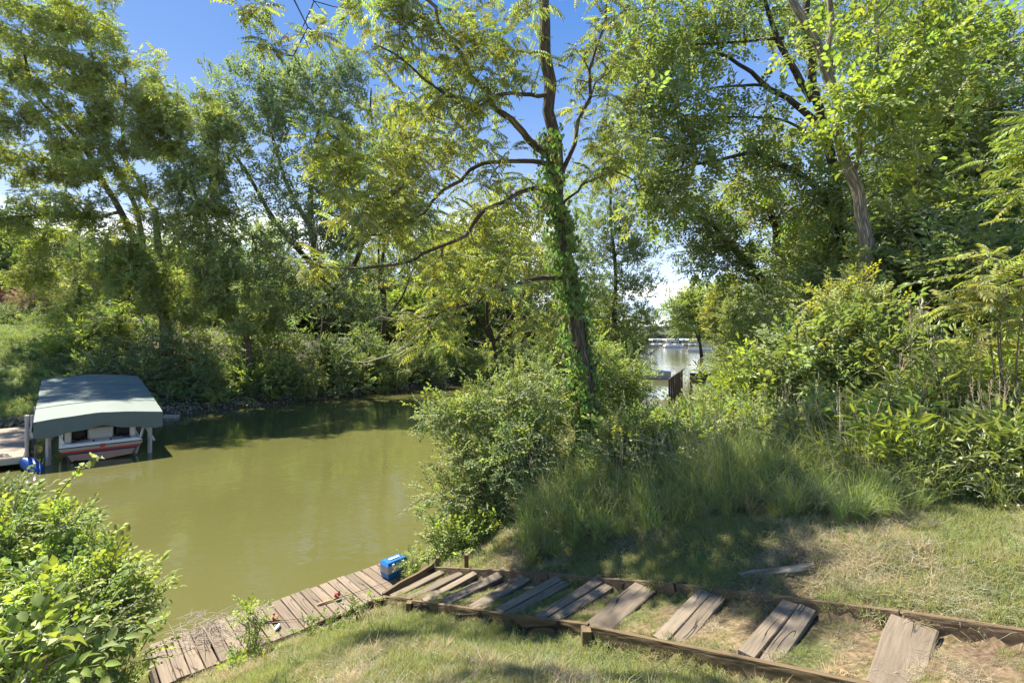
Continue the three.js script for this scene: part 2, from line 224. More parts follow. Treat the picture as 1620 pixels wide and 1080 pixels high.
const GEO1 = {
  walnut: [1, 2, 3].map((s) => leafPinnate(s, 0.44, 7, 0.1, 0.036)), walnutFar: [4, 5].map((s) => sprayPinnate(s, 4, 0.62, 4, 0.21, 0.085)), broad: [6, 7, 8].map((s) => spraySimple(s, 10, 0.42, 0.105, 0.068, true)), broadFar: [9, 10].map((s) => spraySimple(s, 12, 0.75, 0.21, 0.14, false)),
  small: [11, 12, 13].map((s) => spraySimple(s, 12, 0.36, 0.072, 0.042, true)), oval: [14, 15, 16].map((s) => spraySimple(s, 10, 0.3, 0.064, 0.046, true, 1.0)), lance: [17, 18].map((s) => spraySimple(s, 12, 0.4, 0.14, 0.036, true, 1.1)), large: [21, 22].map((s) => spraySimple(s, 7, 0.45, 0.17, 0.1, true)), cedar: [23].map((s) => spraySimple(s, 22, 0.5, 0.13, 0.018, false, 0.6)),
  lawn: [26, 27, 28].map((s) => tuft(s, 10, 0.085, 0.005, 0.5, 2, 0.6)), straw: [29, 30].map((s) => tuft(s, 8, 0.13, 0.0045, 1.8, 2, 0.9)), tall: [0.29, 0.345, 0.05].map((s) => tuft(s, 14, 1.05, 0.0115, 0.22, 5, 0.75)), weed: [35, 36].map((s) => tuft(s, 10, 0.24, 0.009, 0.4, 3, 0.7)),
};
// many sprays or tufts joined into one clump; each keeps its own shade of green
const put4 = new THREE.Matrix4(), nm3 = new THREE.Matrix3();
function basis(d, f, s, p) { const y = d.clone().normalize(), z = f.clone().addScaledVector(y, -f.dot(y)); if (z.lengthSq() < 1e-5) z.set(y.y, -y.x, 0.02).addScaledVector(y, -z.dot(y)); z.normalize(); return put4.makeBasis(y.clone().cross(z), y, z).scale(V(s, s, s)).setPosition(p); }
function clump(srcs, count, R, seed, { flat = false, lift = 0.25, out = 0.9, v = 0.28, root = false, flatY = 0.75 } = {}) {
  const r = rng(seed), pos = [], nor = [], col = [], idx = [], q = V(0, 0, 0);
  for (let k = 0; k < count; k++) {
    const g = srcs[k % srcs.length], u = rdir(r), s = Math.pow(r(), 0.5); let p, d;
    if (flat) { p = V(u.x, 0, u.z).normalize().multiplyScalar(R * Math.sqrt(r())); d = V((r() - 0.5) * 0.6, 1, (r() - 0.5) * 0.6); } else if (root) { p = u.clone().multiplyScalar(R * 0.25 * s); d = V(u.x, lift + u.y * 0.4, u.z); } else { p = V(u.x * R * s, u.y * R * s * flatY, u.z * R * s); d = u.clone().multiplyScalar(out).add(V((r() - 0.5), (r() - 0.5) + lift, (r() - 0.5))); }
    const m = basis(d, flat ? V(r() - 0.5, 0, r() - 0.5) : V((r() - 0.5) * 1.1, 1, (r() - 0.5) * 1.1), 0.75 + 0.5 * r(), p).clone(); nm3.getNormalMatrix(m);
    const k1 = 1 + (r() * 2 - 1) * v, w = (r() * 2 - 1) * v * 0.5, b = pos.length / 3, P0 = g.attributes.position, N0 = g.attributes.normal;
    for (let i = 0; i < P0.count; i++) { q.fromBufferAttribute(P0, i).applyMatrix4(m); pos.push(q.x, q.y, q.z); q.fromBufferAttribute(N0, i).applyMatrix3(nm3).normalize(); nor.push(q.x, q.y, q.z); col.push(k1 * (1 + w), k1, k1 * (1 - w)); }
    const I = g.index; for (let i = 0; i < I.count; i++) idx.push(b + I.getX(i));
  }
  const g = new THREE.BufferGeometry(); g.setAttribute('position', new THREE.Float32BufferAttribute(pos, 3)); g.setAttribute('normal', new THREE.Float32BufferAttribute(nor, 3)); g.setAttribute('color', new THREE.Float32BufferAttribute(col, 3)); g.setIndex(idx); return g;
}
function whole(g) { g.setAttribute('color', new THREE.Float32BufferAttribute(new Float32Array(g.attributes.position.count * 3).fill(1), 3)); return g; }
function clumps(src, n, count, R, seed, opt) { const a = []; for (let k = 0; k < n; k++) a.push(clump(src, count, R, seed + k, opt)); a.count = count; return a; }
const GEO = {
  walnut: clumps(GEO1.walnut, 6, 5, 0.12, 1000, { root: true, lift: 0.15 }), walnutFar: clumps(GEO1.walnutFar, 6, 9, 0.85, 1100), broad: clumps(GEO1.broad, 6, 12, 0.5, 1200), broadFar: clumps(GEO1.broadFar, 6, 13, 0.95, 1300), small: clumps(GEO1.small, 6, 10, 0.27, 1400), oval: clumps(GEO1.oval, 6, 9, 0.2, 1500), lance: clumps(GEO1.lance, 5, 9, 0.3, 1600, { lift: 0.6 }), large: clumps(GEO1.large, 5, 9, 0.5, 1700), cedar: clumps(GEO1.cedar, 4, 14, 0.55, 1800),
  sumac: clumps([19, 20].map((s) => leafPinnate(s, 0.6, 9, 0.12, 0.034)), 4, 5, 0.1, 1900, { root: true, lift: 0.35 }),
  ivy: [24, 25].map((s) => { const m = new MB(); blade(m, V(0, 0, 0), V(0, -1, 0.25), V(0, 0.2, 1), 0.11, 0.1, true, 0.12, 0.2); blade(m, V(0.03, 0.02, 0.01), V(0.5, -1, 0.3), V(0.3, 0.2, 1), 0.085, 0.07, true, 0.12, 0.2); if (s > 24) blade(m, V(-0.04, 0.05, 0), V(-0.5, -1, 0.35), V(-0.3, 0.3, 1), 0.1, 0.085, true, 0.12, 0.2); return whole(m.build(true)); }),
  lawn: clumps(GEO1.lawn, 5, 22, 0.2, 2100, { flat: true }), straw: clumps(GEO1.straw, 4, 16, 0.2, 2200, { flat: true }), mixed: clumps([GEO1.lawn[0], GEO1.straw[0], GEO1.straw[1]], 4, 18, 0.2, 2250, { flat: true }), tall: clumps(GEO1.tall, 6, 6, 0.24, 2300, { flat: true }), weed: GEO1.weed.map(whole), weedPatch: clumps(GEO1.weed, 4, 14, 0.5, 2450, { flat: true }),
};
// InstancedMesh from a list of [position, direction, facing, size, colour]
const _x = V(0, 0, 0), _y = V(0, 0, 0), _z = V(0, 0, 0), _m = new THREE.Matrix4();
function scatter(parent, name, geos, mat, list, origin = V(0, 0, 0)) {
  geos.forEach((geo, gi) => {
    const sub = list.filter((_, k) => k % geos.length === gi); if (!sub.length) return;
    const im = sh(new THREE.InstancedMesh(geo, mat, sub.length)); im.name = parent === scene ? numbered(name) : name; im.userData.kind = 'stuff';
    sub.forEach(([p, d, f, s, c], k) => { _y.copy(d).normalize(); _z.copy(f).addScaledVector(_y, -f.dot(_y)); if (_z.lengthSq() < 1e-6) _z.set(_y.y, -_y.x, 0.01).addScaledVector(_y, -_z.dot(_y)); _z.normalize(); _x.crossVectors(_y, _z); _m.makeBasis(_x, _y, _z).scale(V(s, s, s)).setPosition(p.x - origin.x, p.y - origin.y, p.z - origin.z); im.setMatrixAt(k, _m); im.setColorAt(k, c); });
    parent.add(im);
  });
}
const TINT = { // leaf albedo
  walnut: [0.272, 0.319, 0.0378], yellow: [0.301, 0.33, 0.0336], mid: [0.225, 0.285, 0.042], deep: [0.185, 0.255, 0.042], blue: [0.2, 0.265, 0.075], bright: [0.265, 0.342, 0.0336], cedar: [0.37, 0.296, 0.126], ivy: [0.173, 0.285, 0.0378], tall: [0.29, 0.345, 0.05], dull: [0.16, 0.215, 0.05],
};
function tinted(r, t, v = 0.3) { const k = 1 + (r() * 2 - 1) * v, w = (r() * 2 - 1) * v * 0.5; return new THREE.Color().setRGB(t[0] * k * (1 + w), t[1] * k, t[2] * k * (1 - w)); }
function cl(px, py, d, rx, ry, n, rz) { const k = d / FPX; return { c: P(px, py, d), r: V(rx * k, ry * k, rz ?? Math.min(rx, ry) * k), n }; }     // crown clump, sizes in photograph pixels
function grow(o) {
  // o: name label category group base chains[{pts,r0,r1,part,mat,sides}] clumps leaves{geos,per,jit,size,tint,var,droop} bark twigR seed reach
  const r = rng(o.seed), root = thing(o.name, o.label, o.category, o.base, 0, o.group), B = o.base, rel = (q) => q.clone().sub(B);
  const node = []; // p, parent, r
  for (const c of o.chains) {
    const n = c.n ?? Math.max(6, c.pts.length * 4), q = curve(c.pts, n), rad = q.map((_, k) => { const t = k / n; return lerp(c.r0, c.r1, Math.pow(t, 0.8)) * (1 + 0.05 * noise(k * 0.9, o.seed, 1)) * (c.flare ? 1 + 0.55 * Math.exp(-t * n * 0.55) : 1); });
    const wob = c.wob ?? 0.02; q.forEach((p, k) => { if (k) { p.x += noise(k * 0.5, o.seed + c.r0 * 91, 3) * wob * k ** 0.3 * 3; p.z += noise(k * 0.5, o.seed + 9 + c.r0 * 57, 5) * wob * 3; } });
    const m = new MB(); m.tube(q.map(rel), rad, c.sides ?? 9); part(root, c.part || 'trunk', m.build(), c.mat || o.bark);
    if (!c.bare) { let prev = -1; q.forEach((p, k) => { if (k < (c.from ?? 0) * n) return; node.push({ p, parent: prev, r: rad[k], cnt: 0 }); prev = node.length - 1; }); }
    o.trunkPts = o.trunkPts || q; o.trunkRad = o.trunkRad || rad;
  }
  const at = []; for (const c of o.clumps) for (let k = 0; k < c.n; k++) { const u = rdir(r), s = Math.pow(r(), 0.42); at.push({ p: V(c.c.x + u.x * c.r.x * s, c.c.y + u.y * c.r.y * s, c.c.z + u.z * c.r.z * s), c: c.c, d: 1e9, q: 0, done: false }); }
  const near = (a, from) => { for (let k = from; k < node.length; k++) { const e = node[k].p.distanceToSquared(a.p); if (e < a.d) { a.d = e; a.q = k; } } };
  at.forEach((a) => near(a, 0));
  const branches = [];
  for (let step = 0; step < at.length; step++) {
    let b = null; for (const a of at) if (!a.done && (!b || a.d < b.d)) b = a;
    b.done = true; let q = b.q; const D = Math.sqrt(b.d); while (node[q].parent >= 0 && node[node[q].parent].p.distanceTo(b.p) < D * 1.25 + 0.05) q = node[q].parent;
    const s = node[q].p, pd = node[q].parent >= 0 ? s.clone().sub(node[node[q].parent].p).normalize() : V(0, 1, 0), len = s.distanceTo(b.p), seg = Math.max(2, Math.min(6, Math.ceil(len / (o.seg ?? 0.7))));
    const ctl = s.clone().lerp(b.p, 0.5).addScaledVector(pd, len * 0.18).addScaledVector(rdir(r), len * 0.1); ctl.y += len * 0.08;
    const from = node.length, ids = [q]; for (let k = 1; k <= seg; k++) { const t = k / seg, w = s.clone().multiplyScalar((1 - t) ** 2).addScaledVector(ctl, 2 * t * (1 - t)).addScaledVector(b.p, t * t); node.push({ p: w, parent: ids[ids.length - 1], r: 0, cnt: 0 }); ids.push(node.length - 1); }
    branches.push(ids); b.tip = ids; for (const a of at) if (!a.done) near(a, from);
  }
  for (const ids of branches) { let k = ids[ids.length - 1]; while (k >= 0) { node[k].cnt++; k = node[k].parent; } }
  const tw = o.twigR ?? 0.012, mb = new MB();
  for (const ids of branches) { const cap = (node[ids[0]].r || 1) * 0.75; const rad = ids.map((k, j) => Math.min(cap, tw * Math.pow(Math.max(1, node[j ? k : ids[1]].cnt), 0.5))); rad[rad.length - 1] *= 0.45; for (let j = 1; j < ids.length; j++) node[ids[j]].r = rad[j]; mb.tube(ids.map((k) => rel(node[k].p)), rad, rad[0] > 0.05 ? 6 : 4, false); }
  if (branches.length) { const b = part(root, 'branches', mb.build(), o.twigMat || o.bark || M.twig); b.userData.kind = 'stuff'; }
  const L = o.leaves; if (L) {
    const list = [], want = L.per / (L.geos.count || 1) * (L.dense ?? 0.85); for (const a of at) { const tone = (r() * 2 - 1) * (L.tone ?? 0.15), n = Math.floor(want) + (r() < want % 1 ? 1 : 0); for (let k = 0; k < n; k++) {
      const j = k === 0 ? a.tip.length - 1 : 1 + Math.floor(r() * (a.tip.length - 1)), A = node[a.tip[j]].p, A0 = node[a.tip[j - 1]].p, p = A0.clone().lerp(A, k === 0 ? 1 : 0.3 + 0.7 * r()).addScaledVector(rdir(r), L.jit * 0.45 * r());
      const c = tinted(r, L.tint, (L.var ?? 0.3) * 0.5); c.multiplyScalar(1 + tone);
      list.push([p, V((r() - 0.5) * 0.7, 1, (r() - 0.5) * 0.7), V(r() - 0.5, 0, r() - 0.5), lerp(L.size[0], L.size[1], r()), c]); } }
    scatter(root, L.part || 'crown', L.geos, M.leaf, list, B);
  }
  return { root, node, at };
}

// ------------------------------------------------------------------ trees of the far bank
const leavesOf = (geos, tint, per, jit, size, extra = {}) => ({ geos, tint, per, jit, size, ...extra });
function farTree(o) { return grow({ category: 'tree', group: 'trees on the far bank', bark: M.bark, twigR: 0.022, seg: 1.3, ...o }); }
{
  const d = 33, base = GP(262, d);
  farTree({ name: 'walnut_tree', label: 'tallest tree at the left edge, dark limbs fanning out over the lawn', base, seed: 101,
    chains: [
      { pts: [base, P(258, 500, d), P(215, 395, d), P(195, 345, d), P(160, 285, d), P(125, 225, d - 1), P(60, 150, d - 1), P(30, 60, d - 1)], r0: 0.36, r1: 0.07, flare: 1 },
      { pts: [P(228, 425, d), P(215, 330, d), P(170, 240, d + 1), P(160, 150, d), P(130, 30, d)], r0: 0.2, r1: 0.05, part: 'limb', sides: 7 },
      { pts: [P(190, 335, d), P(140, 345, d), P(80, 340, d - 2), P(10, 345, d - 3)], r0: 0.14, r1: 0.04, part: 'limb', sides: 6 },
      { pts: [P(165, 290, d), P(110, 260, d), P(40, 250, d - 1), P(-30, 215, d - 1)], r0: 0.17, r1: 0.05, part: 'limb', sides: 6 },
      { pts: [P(258, 500, d), P(250, 400, d), P(248, 350, d), P(225, 300, d + 1), P(195, 235, d + 1), P(200, 120, d + 1)], r0: 0.3, r1: 0.06, part: 'limb', sides: 7 }],
    clumps: [cl(60, 110, d - 2, 95, 90, 46), cl(170, 110, d - 2, 75, 85, 44), cl(215, 200, d - 2, 70, 70, 34), cl(110, 220, d - 2, 100, 70, 44), cl(20, 240, d - 2, 80, 100, 36), cl(60, 350, d - 2, 95, 50, 34), cl(190, 300, d - 2, 80, 60, 30), cl(20, 20, d - 2, 80, 80, 30), cl(130, 30, d - 2, 70, 60, 26), cl(185, 420, d - 1, 60, 45, 30), cl(60, 430, d - 1, 60, 40, 24), cl(250, 460, d - 1, 50, 40, 22)],
    leaves: leavesOf(GEO.walnutFar, TINT.walnut, 13, 1.15, [0.5, 0.85], { dense: 1.0, droop: 0.15, tone: 0.2 }) });
}
{
  const d = 32.5, base = GP(395, d);
  farTree({ name: 'leaning_tree', label: 'tree whose thin trunk leans left behind the boat canopy', base, seed: 102,
    chains: [{ pts: [base, P(390, 545, d), P(350, 430, d), P(318, 330, d), P(298, 275, d), P(270, 225, d), P(240, 170, d)], r0: 0.21, r1: 0.07, flare: 1 },
      { pts: [P(318, 330, d), P(335, 270, d), P(330, 200, d)], r0: 0.1, r1: 0.03, part: 'limb', sides: 6 }],
    clumps: [cl(265, 200, d - 2, 55, 55, 34), cl(330, 200, d - 2, 45, 50, 26), cl(330, 290, d - 2, 60, 70, 38), cl(290, 370, d - 2, 80, 60, 34), cl(350, 420, d - 2, 70, 50, 26), cl(200, 420, d - 2, 60, 50, 24), cl(300, 480, d - 1, 60, 45, 26), cl(400, 490, d - 1, 50, 45, 24)],
    leaves: leavesOf(GEO.walnutFar, TINT.mid, 12, 1.0, [0.5, 0.85], { dense: 1.1, droop: 0.15 }) });
}
{
  const d = 38.5, base = GP(516, d);
  farTree({ name: 'ivy_clad_tree', label: 'large bluish green ivy-clad tree in the middle of the far bank', base, seed: 103, bark: M.barkDark,
    chains: [{ pts: [base, P(516, 540, d), P(515, 470, d), P(498, 400, d), P(490, 330, d), P(500, 240, d), P(510, 150, d)], r0: 0.5, r1: 0.09, flare: 1 },
      { pts: [P(505, 430, d), P(450, 370, d), P(400, 290, d), P(360, 220, d), P(345, 150, d)], r0: 0.26, r1: 0.06, part: 'limb', sides: 7 },
      { pts: [P(495, 370, d), P(445, 270, d), P(425, 190, d), P(420, 120, d)], r0: 0.22, r1: 0.06, part: 'limb', sides: 7 },
      { pts: [P(512, 470, d), P(560, 420, d), P(580, 330, d), P(590, 230, d), P(585, 140, d)], r0: 0.25, r1: 0.06, part: 'limb', sides: 7 }],
    clumps: [cl(370, 170, d - 4, 65, 70, 40), cl(440, 140, d - 4, 60, 50, 36), cl(530, 135, d - 4, 65, 50, 38), cl(490, 210, d - 4, 80, 70, 44), cl(410, 270, d - 4, 70, 70, 36), cl(565, 230, d - 4, 50, 70, 30), cl(500, 330, d - 4, 80, 75, 44), cl(430, 400, d - 4, 85, 70, 40), cl(560, 400, d - 4, 60, 65, 30), cl(480, 455, d - 4, 80, 45, 26), cl(560, 480, d - 3, 55, 45, 24), cl(430, 490, d - 3, 55, 45, 24)],
    leaves: leavesOf(GEO.broadFar, TINT.blue, 14, 1.1, [0.55, 0.9], { dense: 1.15, tone: 0.22 }) });
}
{
  const d = 42, base = GP(608, d);
  farTree({ name: 'slender_tree', label: 'slim upright tree with two close stems right of the ivy-clad tree', base, seed: 104, bark: M.barkDark,
    chains: [{ pts: [base, P(607, 500, d), P(606, 420, d), P(612, 330, d), P(620, 260, d), P(640, 190, d)], r0: 0.24, r1: 0.06, flare: 1 }, { pts: [P(608, 500, d), P(598, 400, d), P(604, 350, d), P(590, 260, d)], r0: 0.15, r1: 0.04, part: 'limb', sides: 6 }, { pts: [P(610, 505, d), P(640, 460, d), P(665, 390, d)], r0: 0.13, r1: 0.04, part: 'limb', sides: 6 }],
    clumps: [cl(625, 260, d - 3, 55, 70, 26), cl(680, 230, d - 3, 55, 70, 26), cl(600, 340, d - 3, 55, 50, 20), cl(680, 350, d - 3, 65, 60, 26), cl(640, 420, d - 3, 80, 45, 24), cl(620, 180, d - 3, 45, 60, 20)],
    leaves: leavesOf(GEO.broadFar, TINT.yellow, 12, 1.1, [0.65, 1.1]) });
}
{
  const d = 50, base = GP(780, d);
  farTree({ name: 'spreading_tree', label: 'yellow green spreading tree on the far bank behind the vine-clad trunk', base, seed: 105, bark: M.barkDark,
    chains: [{ pts: [base, P(782, 550, d), P(770, 500, d), P(780, 440, d), P(790, 370, d), P(800, 310, d)], r0: 0.3, r1: 0.07, flare: 1 }, { pts: [P(778, 540, d), P(740, 470, d), P(730, 420, d)], r0: 0.17, r1: 0.05, part: 'limb', sides: 6 }, { pts: [P(780, 545, d), P(820, 480, d), P(850, 420, d)], r0: 0.17, r1: 0.05, part: 'limb', sides: 6 }],
    clumps: [cl(800, 340, d - 3, 75, 55, 34), cl(740, 400, d - 3, 70, 50, 34), cl(850, 400, d - 3, 65, 60, 34), cl(790, 430, d - 3, 95, 45, 40), cl(720, 470, d - 3, 75, 45, 30), cl(850, 490, d - 3, 60, 50, 26), cl(760, 350, d - 3, 50, 50, 22)],
    leaves: leavesOf(GEO.broadFar, TINT.yellow, 13, 1.25, [0.7, 1.2], { tone: 0.2 }) });
}
{
  const d = 72, base = GP(975, d);
  farTree({ name: 'canal_mouth_tree', label: 'tall layered green tree by the canal mouth, right of the vine-clad trunk', base, seed: 106, bark: M.barkDark,
    chains: [{ pts: [base, P(972, 520, d), P(975, 440, d), P(968, 360, d), P(965, 250, d), P(970, 170, d)], r0: 0.45, r1: 0.08, flare: 1 }],
    clumps: [cl(970, 260, d, 50, 70, 30), cl(985, 340, d, 55, 45, 34), cl(950, 380, d, 60, 50, 30), cl(1000, 400, d, 50, 35, 34), cl(1010, 455, d, 45, 22, 26), cl(960, 470, d, 60, 45, 34), cl(1000, 510, d, 45, 30, 26), cl(935, 300, d, 50, 70, 28), cl(960, 540, d, 60, 35, 28), cl(1000, 555, d, 30, 20, 14)],
    leaves: leavesOf(GEO.broadFar, TINT.mid, 15, 1.5, [0.9, 1.5], { tone: 0.2 }) });
}
// trees that close the wood behind
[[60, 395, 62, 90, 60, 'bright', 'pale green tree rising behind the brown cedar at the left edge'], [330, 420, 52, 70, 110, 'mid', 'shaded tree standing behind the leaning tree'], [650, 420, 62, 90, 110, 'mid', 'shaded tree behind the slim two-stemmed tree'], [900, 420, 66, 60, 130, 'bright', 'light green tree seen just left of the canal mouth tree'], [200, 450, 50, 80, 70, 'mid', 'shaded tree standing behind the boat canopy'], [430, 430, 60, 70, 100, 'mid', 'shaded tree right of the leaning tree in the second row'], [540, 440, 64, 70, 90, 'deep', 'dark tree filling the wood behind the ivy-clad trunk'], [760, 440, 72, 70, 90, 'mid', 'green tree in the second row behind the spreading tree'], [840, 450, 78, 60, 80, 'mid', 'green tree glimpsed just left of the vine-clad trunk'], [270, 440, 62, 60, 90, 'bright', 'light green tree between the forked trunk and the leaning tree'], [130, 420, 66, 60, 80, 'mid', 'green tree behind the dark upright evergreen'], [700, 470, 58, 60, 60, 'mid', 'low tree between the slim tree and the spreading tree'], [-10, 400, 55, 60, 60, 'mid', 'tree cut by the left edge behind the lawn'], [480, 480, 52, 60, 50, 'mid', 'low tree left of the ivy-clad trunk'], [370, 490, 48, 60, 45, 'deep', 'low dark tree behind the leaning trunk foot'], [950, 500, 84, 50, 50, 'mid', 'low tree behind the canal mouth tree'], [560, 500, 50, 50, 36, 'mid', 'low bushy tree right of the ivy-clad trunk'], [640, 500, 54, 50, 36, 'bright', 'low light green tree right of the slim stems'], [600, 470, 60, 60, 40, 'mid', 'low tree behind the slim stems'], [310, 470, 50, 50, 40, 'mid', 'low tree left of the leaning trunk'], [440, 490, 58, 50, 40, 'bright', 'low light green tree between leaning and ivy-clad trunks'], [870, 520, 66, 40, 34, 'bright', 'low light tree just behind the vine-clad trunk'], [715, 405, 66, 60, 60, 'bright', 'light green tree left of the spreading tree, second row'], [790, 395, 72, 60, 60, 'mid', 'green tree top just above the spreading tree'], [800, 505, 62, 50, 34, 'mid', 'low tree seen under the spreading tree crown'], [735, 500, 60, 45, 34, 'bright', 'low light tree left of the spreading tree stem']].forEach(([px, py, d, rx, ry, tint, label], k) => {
  const base = GP(px, d);
  farTree({ name: 'background_tree', label, base, seed: 120 + k, bark: M.barkDark, chains: [{ pts: [base, P(px + 4, py + ry * 0.5, d), P(px - 5, py, d), P(px, py - ry * 0.6, d)], r0: 0.3, r1: 0.06, flare: 1 }],
    clumps: [cl(px, py - ry * 0.4, d, rx * 0.7, ry * 0.6, 40), cl(px - rx * 0.45, py + ry * 0.1, d, rx * 0.6, ry * 0.5, 34), cl(px + rx * 0.45, py + ry * 0.15, d, rx * 0.6, ry * 0.5, 34), cl(px, py + ry * 0.5, d, rx * 0.8, ry * 0.4, 30)],
    leaves: leavesOf(GEO.broadFar, TINT[tint], 14, 1.5, [0.9, 1.4], { dense: 0.8 }) });
});
{ // brownish cedar by the far lawn
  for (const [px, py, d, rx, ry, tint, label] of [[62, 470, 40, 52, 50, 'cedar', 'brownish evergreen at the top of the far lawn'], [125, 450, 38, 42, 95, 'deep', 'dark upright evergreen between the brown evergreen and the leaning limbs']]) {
    const base = GP(px, d); farTree({ name: 'cedar_tree', label, base, seed: 140 + px, bark: M.bark, chains: [{ pts: [base, P(px, py + ry * 0.4, d), P(px + 2, py - ry * 0.7, d)], r0: 0.16, r1: 0.03, flare: 1 }],
      clumps: [cl(px, py - ry * 0.4, d, rx * 0.6, ry * 0.5, 36), cl(px - rx * 0.4, py + ry * 0.2, d, rx * 0.6, ry * 0.5, 40), cl(px + rx * 0.35, py + ry * 0.2, d, rx * 0.6, ry * 0.5, 40), cl(px, py + ry * 0.6, d, rx * 0.8, ry * 0.4, 30)], leaves: leavesOf(GEO.cedar, TINT[tint], 14, 0.6, [0.7, 1.2]) });
  }
}
// understory along the far shore
const shrubSpots = [
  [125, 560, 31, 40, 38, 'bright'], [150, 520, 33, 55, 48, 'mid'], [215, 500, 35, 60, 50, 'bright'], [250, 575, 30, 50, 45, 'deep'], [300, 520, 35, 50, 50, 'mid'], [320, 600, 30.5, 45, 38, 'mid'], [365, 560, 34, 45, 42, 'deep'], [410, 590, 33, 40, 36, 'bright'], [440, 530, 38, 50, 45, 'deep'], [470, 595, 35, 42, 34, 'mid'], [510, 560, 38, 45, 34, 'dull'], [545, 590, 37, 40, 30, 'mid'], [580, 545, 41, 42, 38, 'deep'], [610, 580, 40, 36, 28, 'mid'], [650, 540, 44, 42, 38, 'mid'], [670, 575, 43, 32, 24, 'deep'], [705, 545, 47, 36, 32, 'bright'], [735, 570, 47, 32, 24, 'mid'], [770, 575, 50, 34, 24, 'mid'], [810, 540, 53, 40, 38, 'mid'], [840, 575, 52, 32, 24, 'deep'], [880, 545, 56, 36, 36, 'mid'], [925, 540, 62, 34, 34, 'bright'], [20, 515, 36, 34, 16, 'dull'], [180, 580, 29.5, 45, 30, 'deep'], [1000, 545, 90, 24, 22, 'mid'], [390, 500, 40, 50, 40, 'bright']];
const SHRUB_LABELS = ['light green shrub left of the boat canopy top', 'mid green shrub above the left corner of the canopy', 'light green shrub above the middle of the canopy', 'dark shrub touching the right side of the canopy', 'mid green shrub left of the leaning trunk, upper row', 'mid green shrub at the shore just right of the canopy', 'dark shrub at the foot of the leaning trunk', 'light green shrub at the shore right of the leaning trunk', 'dark shrub between leaning trunk and ivy-clad trunk, upper row', 'mid green shrub at the shore left of the ivy-clad trunk', 'dull shrub in front of the ivy-clad trunk', 'mid green shrub at the shore below the ivy-clad trunk', 'dark shrub right of the ivy-clad trunk', 'mid green shrub at the shore below the slim tree', 'mid green shrub right of the slim tree', 'dark shrub at the shore under the bare twig tips', 'light green shrub between slim tree and spreading tree', 'mid green shrub at the shore left of the spreading tree', 'mid green shrub at the foot of the spreading tree', 'shrub just right of the spreading tree stem', 'dark shrub at the shore left of the vine-clad trunk', 'mid green shrub behind the vine-clad trunk', 'light green shrub seen right of the vine-clad trunk', 'low dull hedge shrub across the far lawn', 'dark low shrub behind the canopy right corner', 'shrub at the canal mouth under the layered tree', 'light green shrub high behind the leaning trunk'];
shrubSpots.forEach(([px, py, d, rx, ry, tint], k) => {
  const b = GP(px, d), c = P(px, py, d); b.y = Math.min(b.y, c.y - 0.3); const base = V(b.x, height(b.x, d), b.z), kx = d / FPX, where = SHRUB_LABELS[k];
  const stems = [-0.5, 0, 0.5].map((s) => ({ pts: [base.clone().add(V(s * 0.5, 0, 0)), base.clone().lerp(c, 0.5).add(V(s * rx * kx * 0.6, 0, 0)), c.clone().add(V(s * rx * kx, ry * kx * 0.2, s))], r0: 0.05, r1: 0.015, part: 'stem', sides: 4, n: 6 }));
  const low = Math.max(0.3, (c.y - base.y) * 0.5);
  grow({ name: 'bank_shrub', label: where, category: 'shrub', group: 'shrubs along the far bank', base, seed: 200 + k, bark: M.twig, twigR: 0.012, seg: 1, chains: stems,
    clumps: [{ c, r: V(rx * kx, ry * kx, rx * kx * 0.8), n: 42 }, { c: base.clone().lerp(c, 0.4).add(V(0, 0, 0.5)), r: V(rx * kx * 1.1, low, rx * kx * 0.8), n: 26 }], leaves: leavesOf(k % 4 === 1 ? GEO.walnutFar : GEO.broadFar, TINT[tint], 9, 0.65, [0.5, 0.85], { tone: 0.2 }) });
});

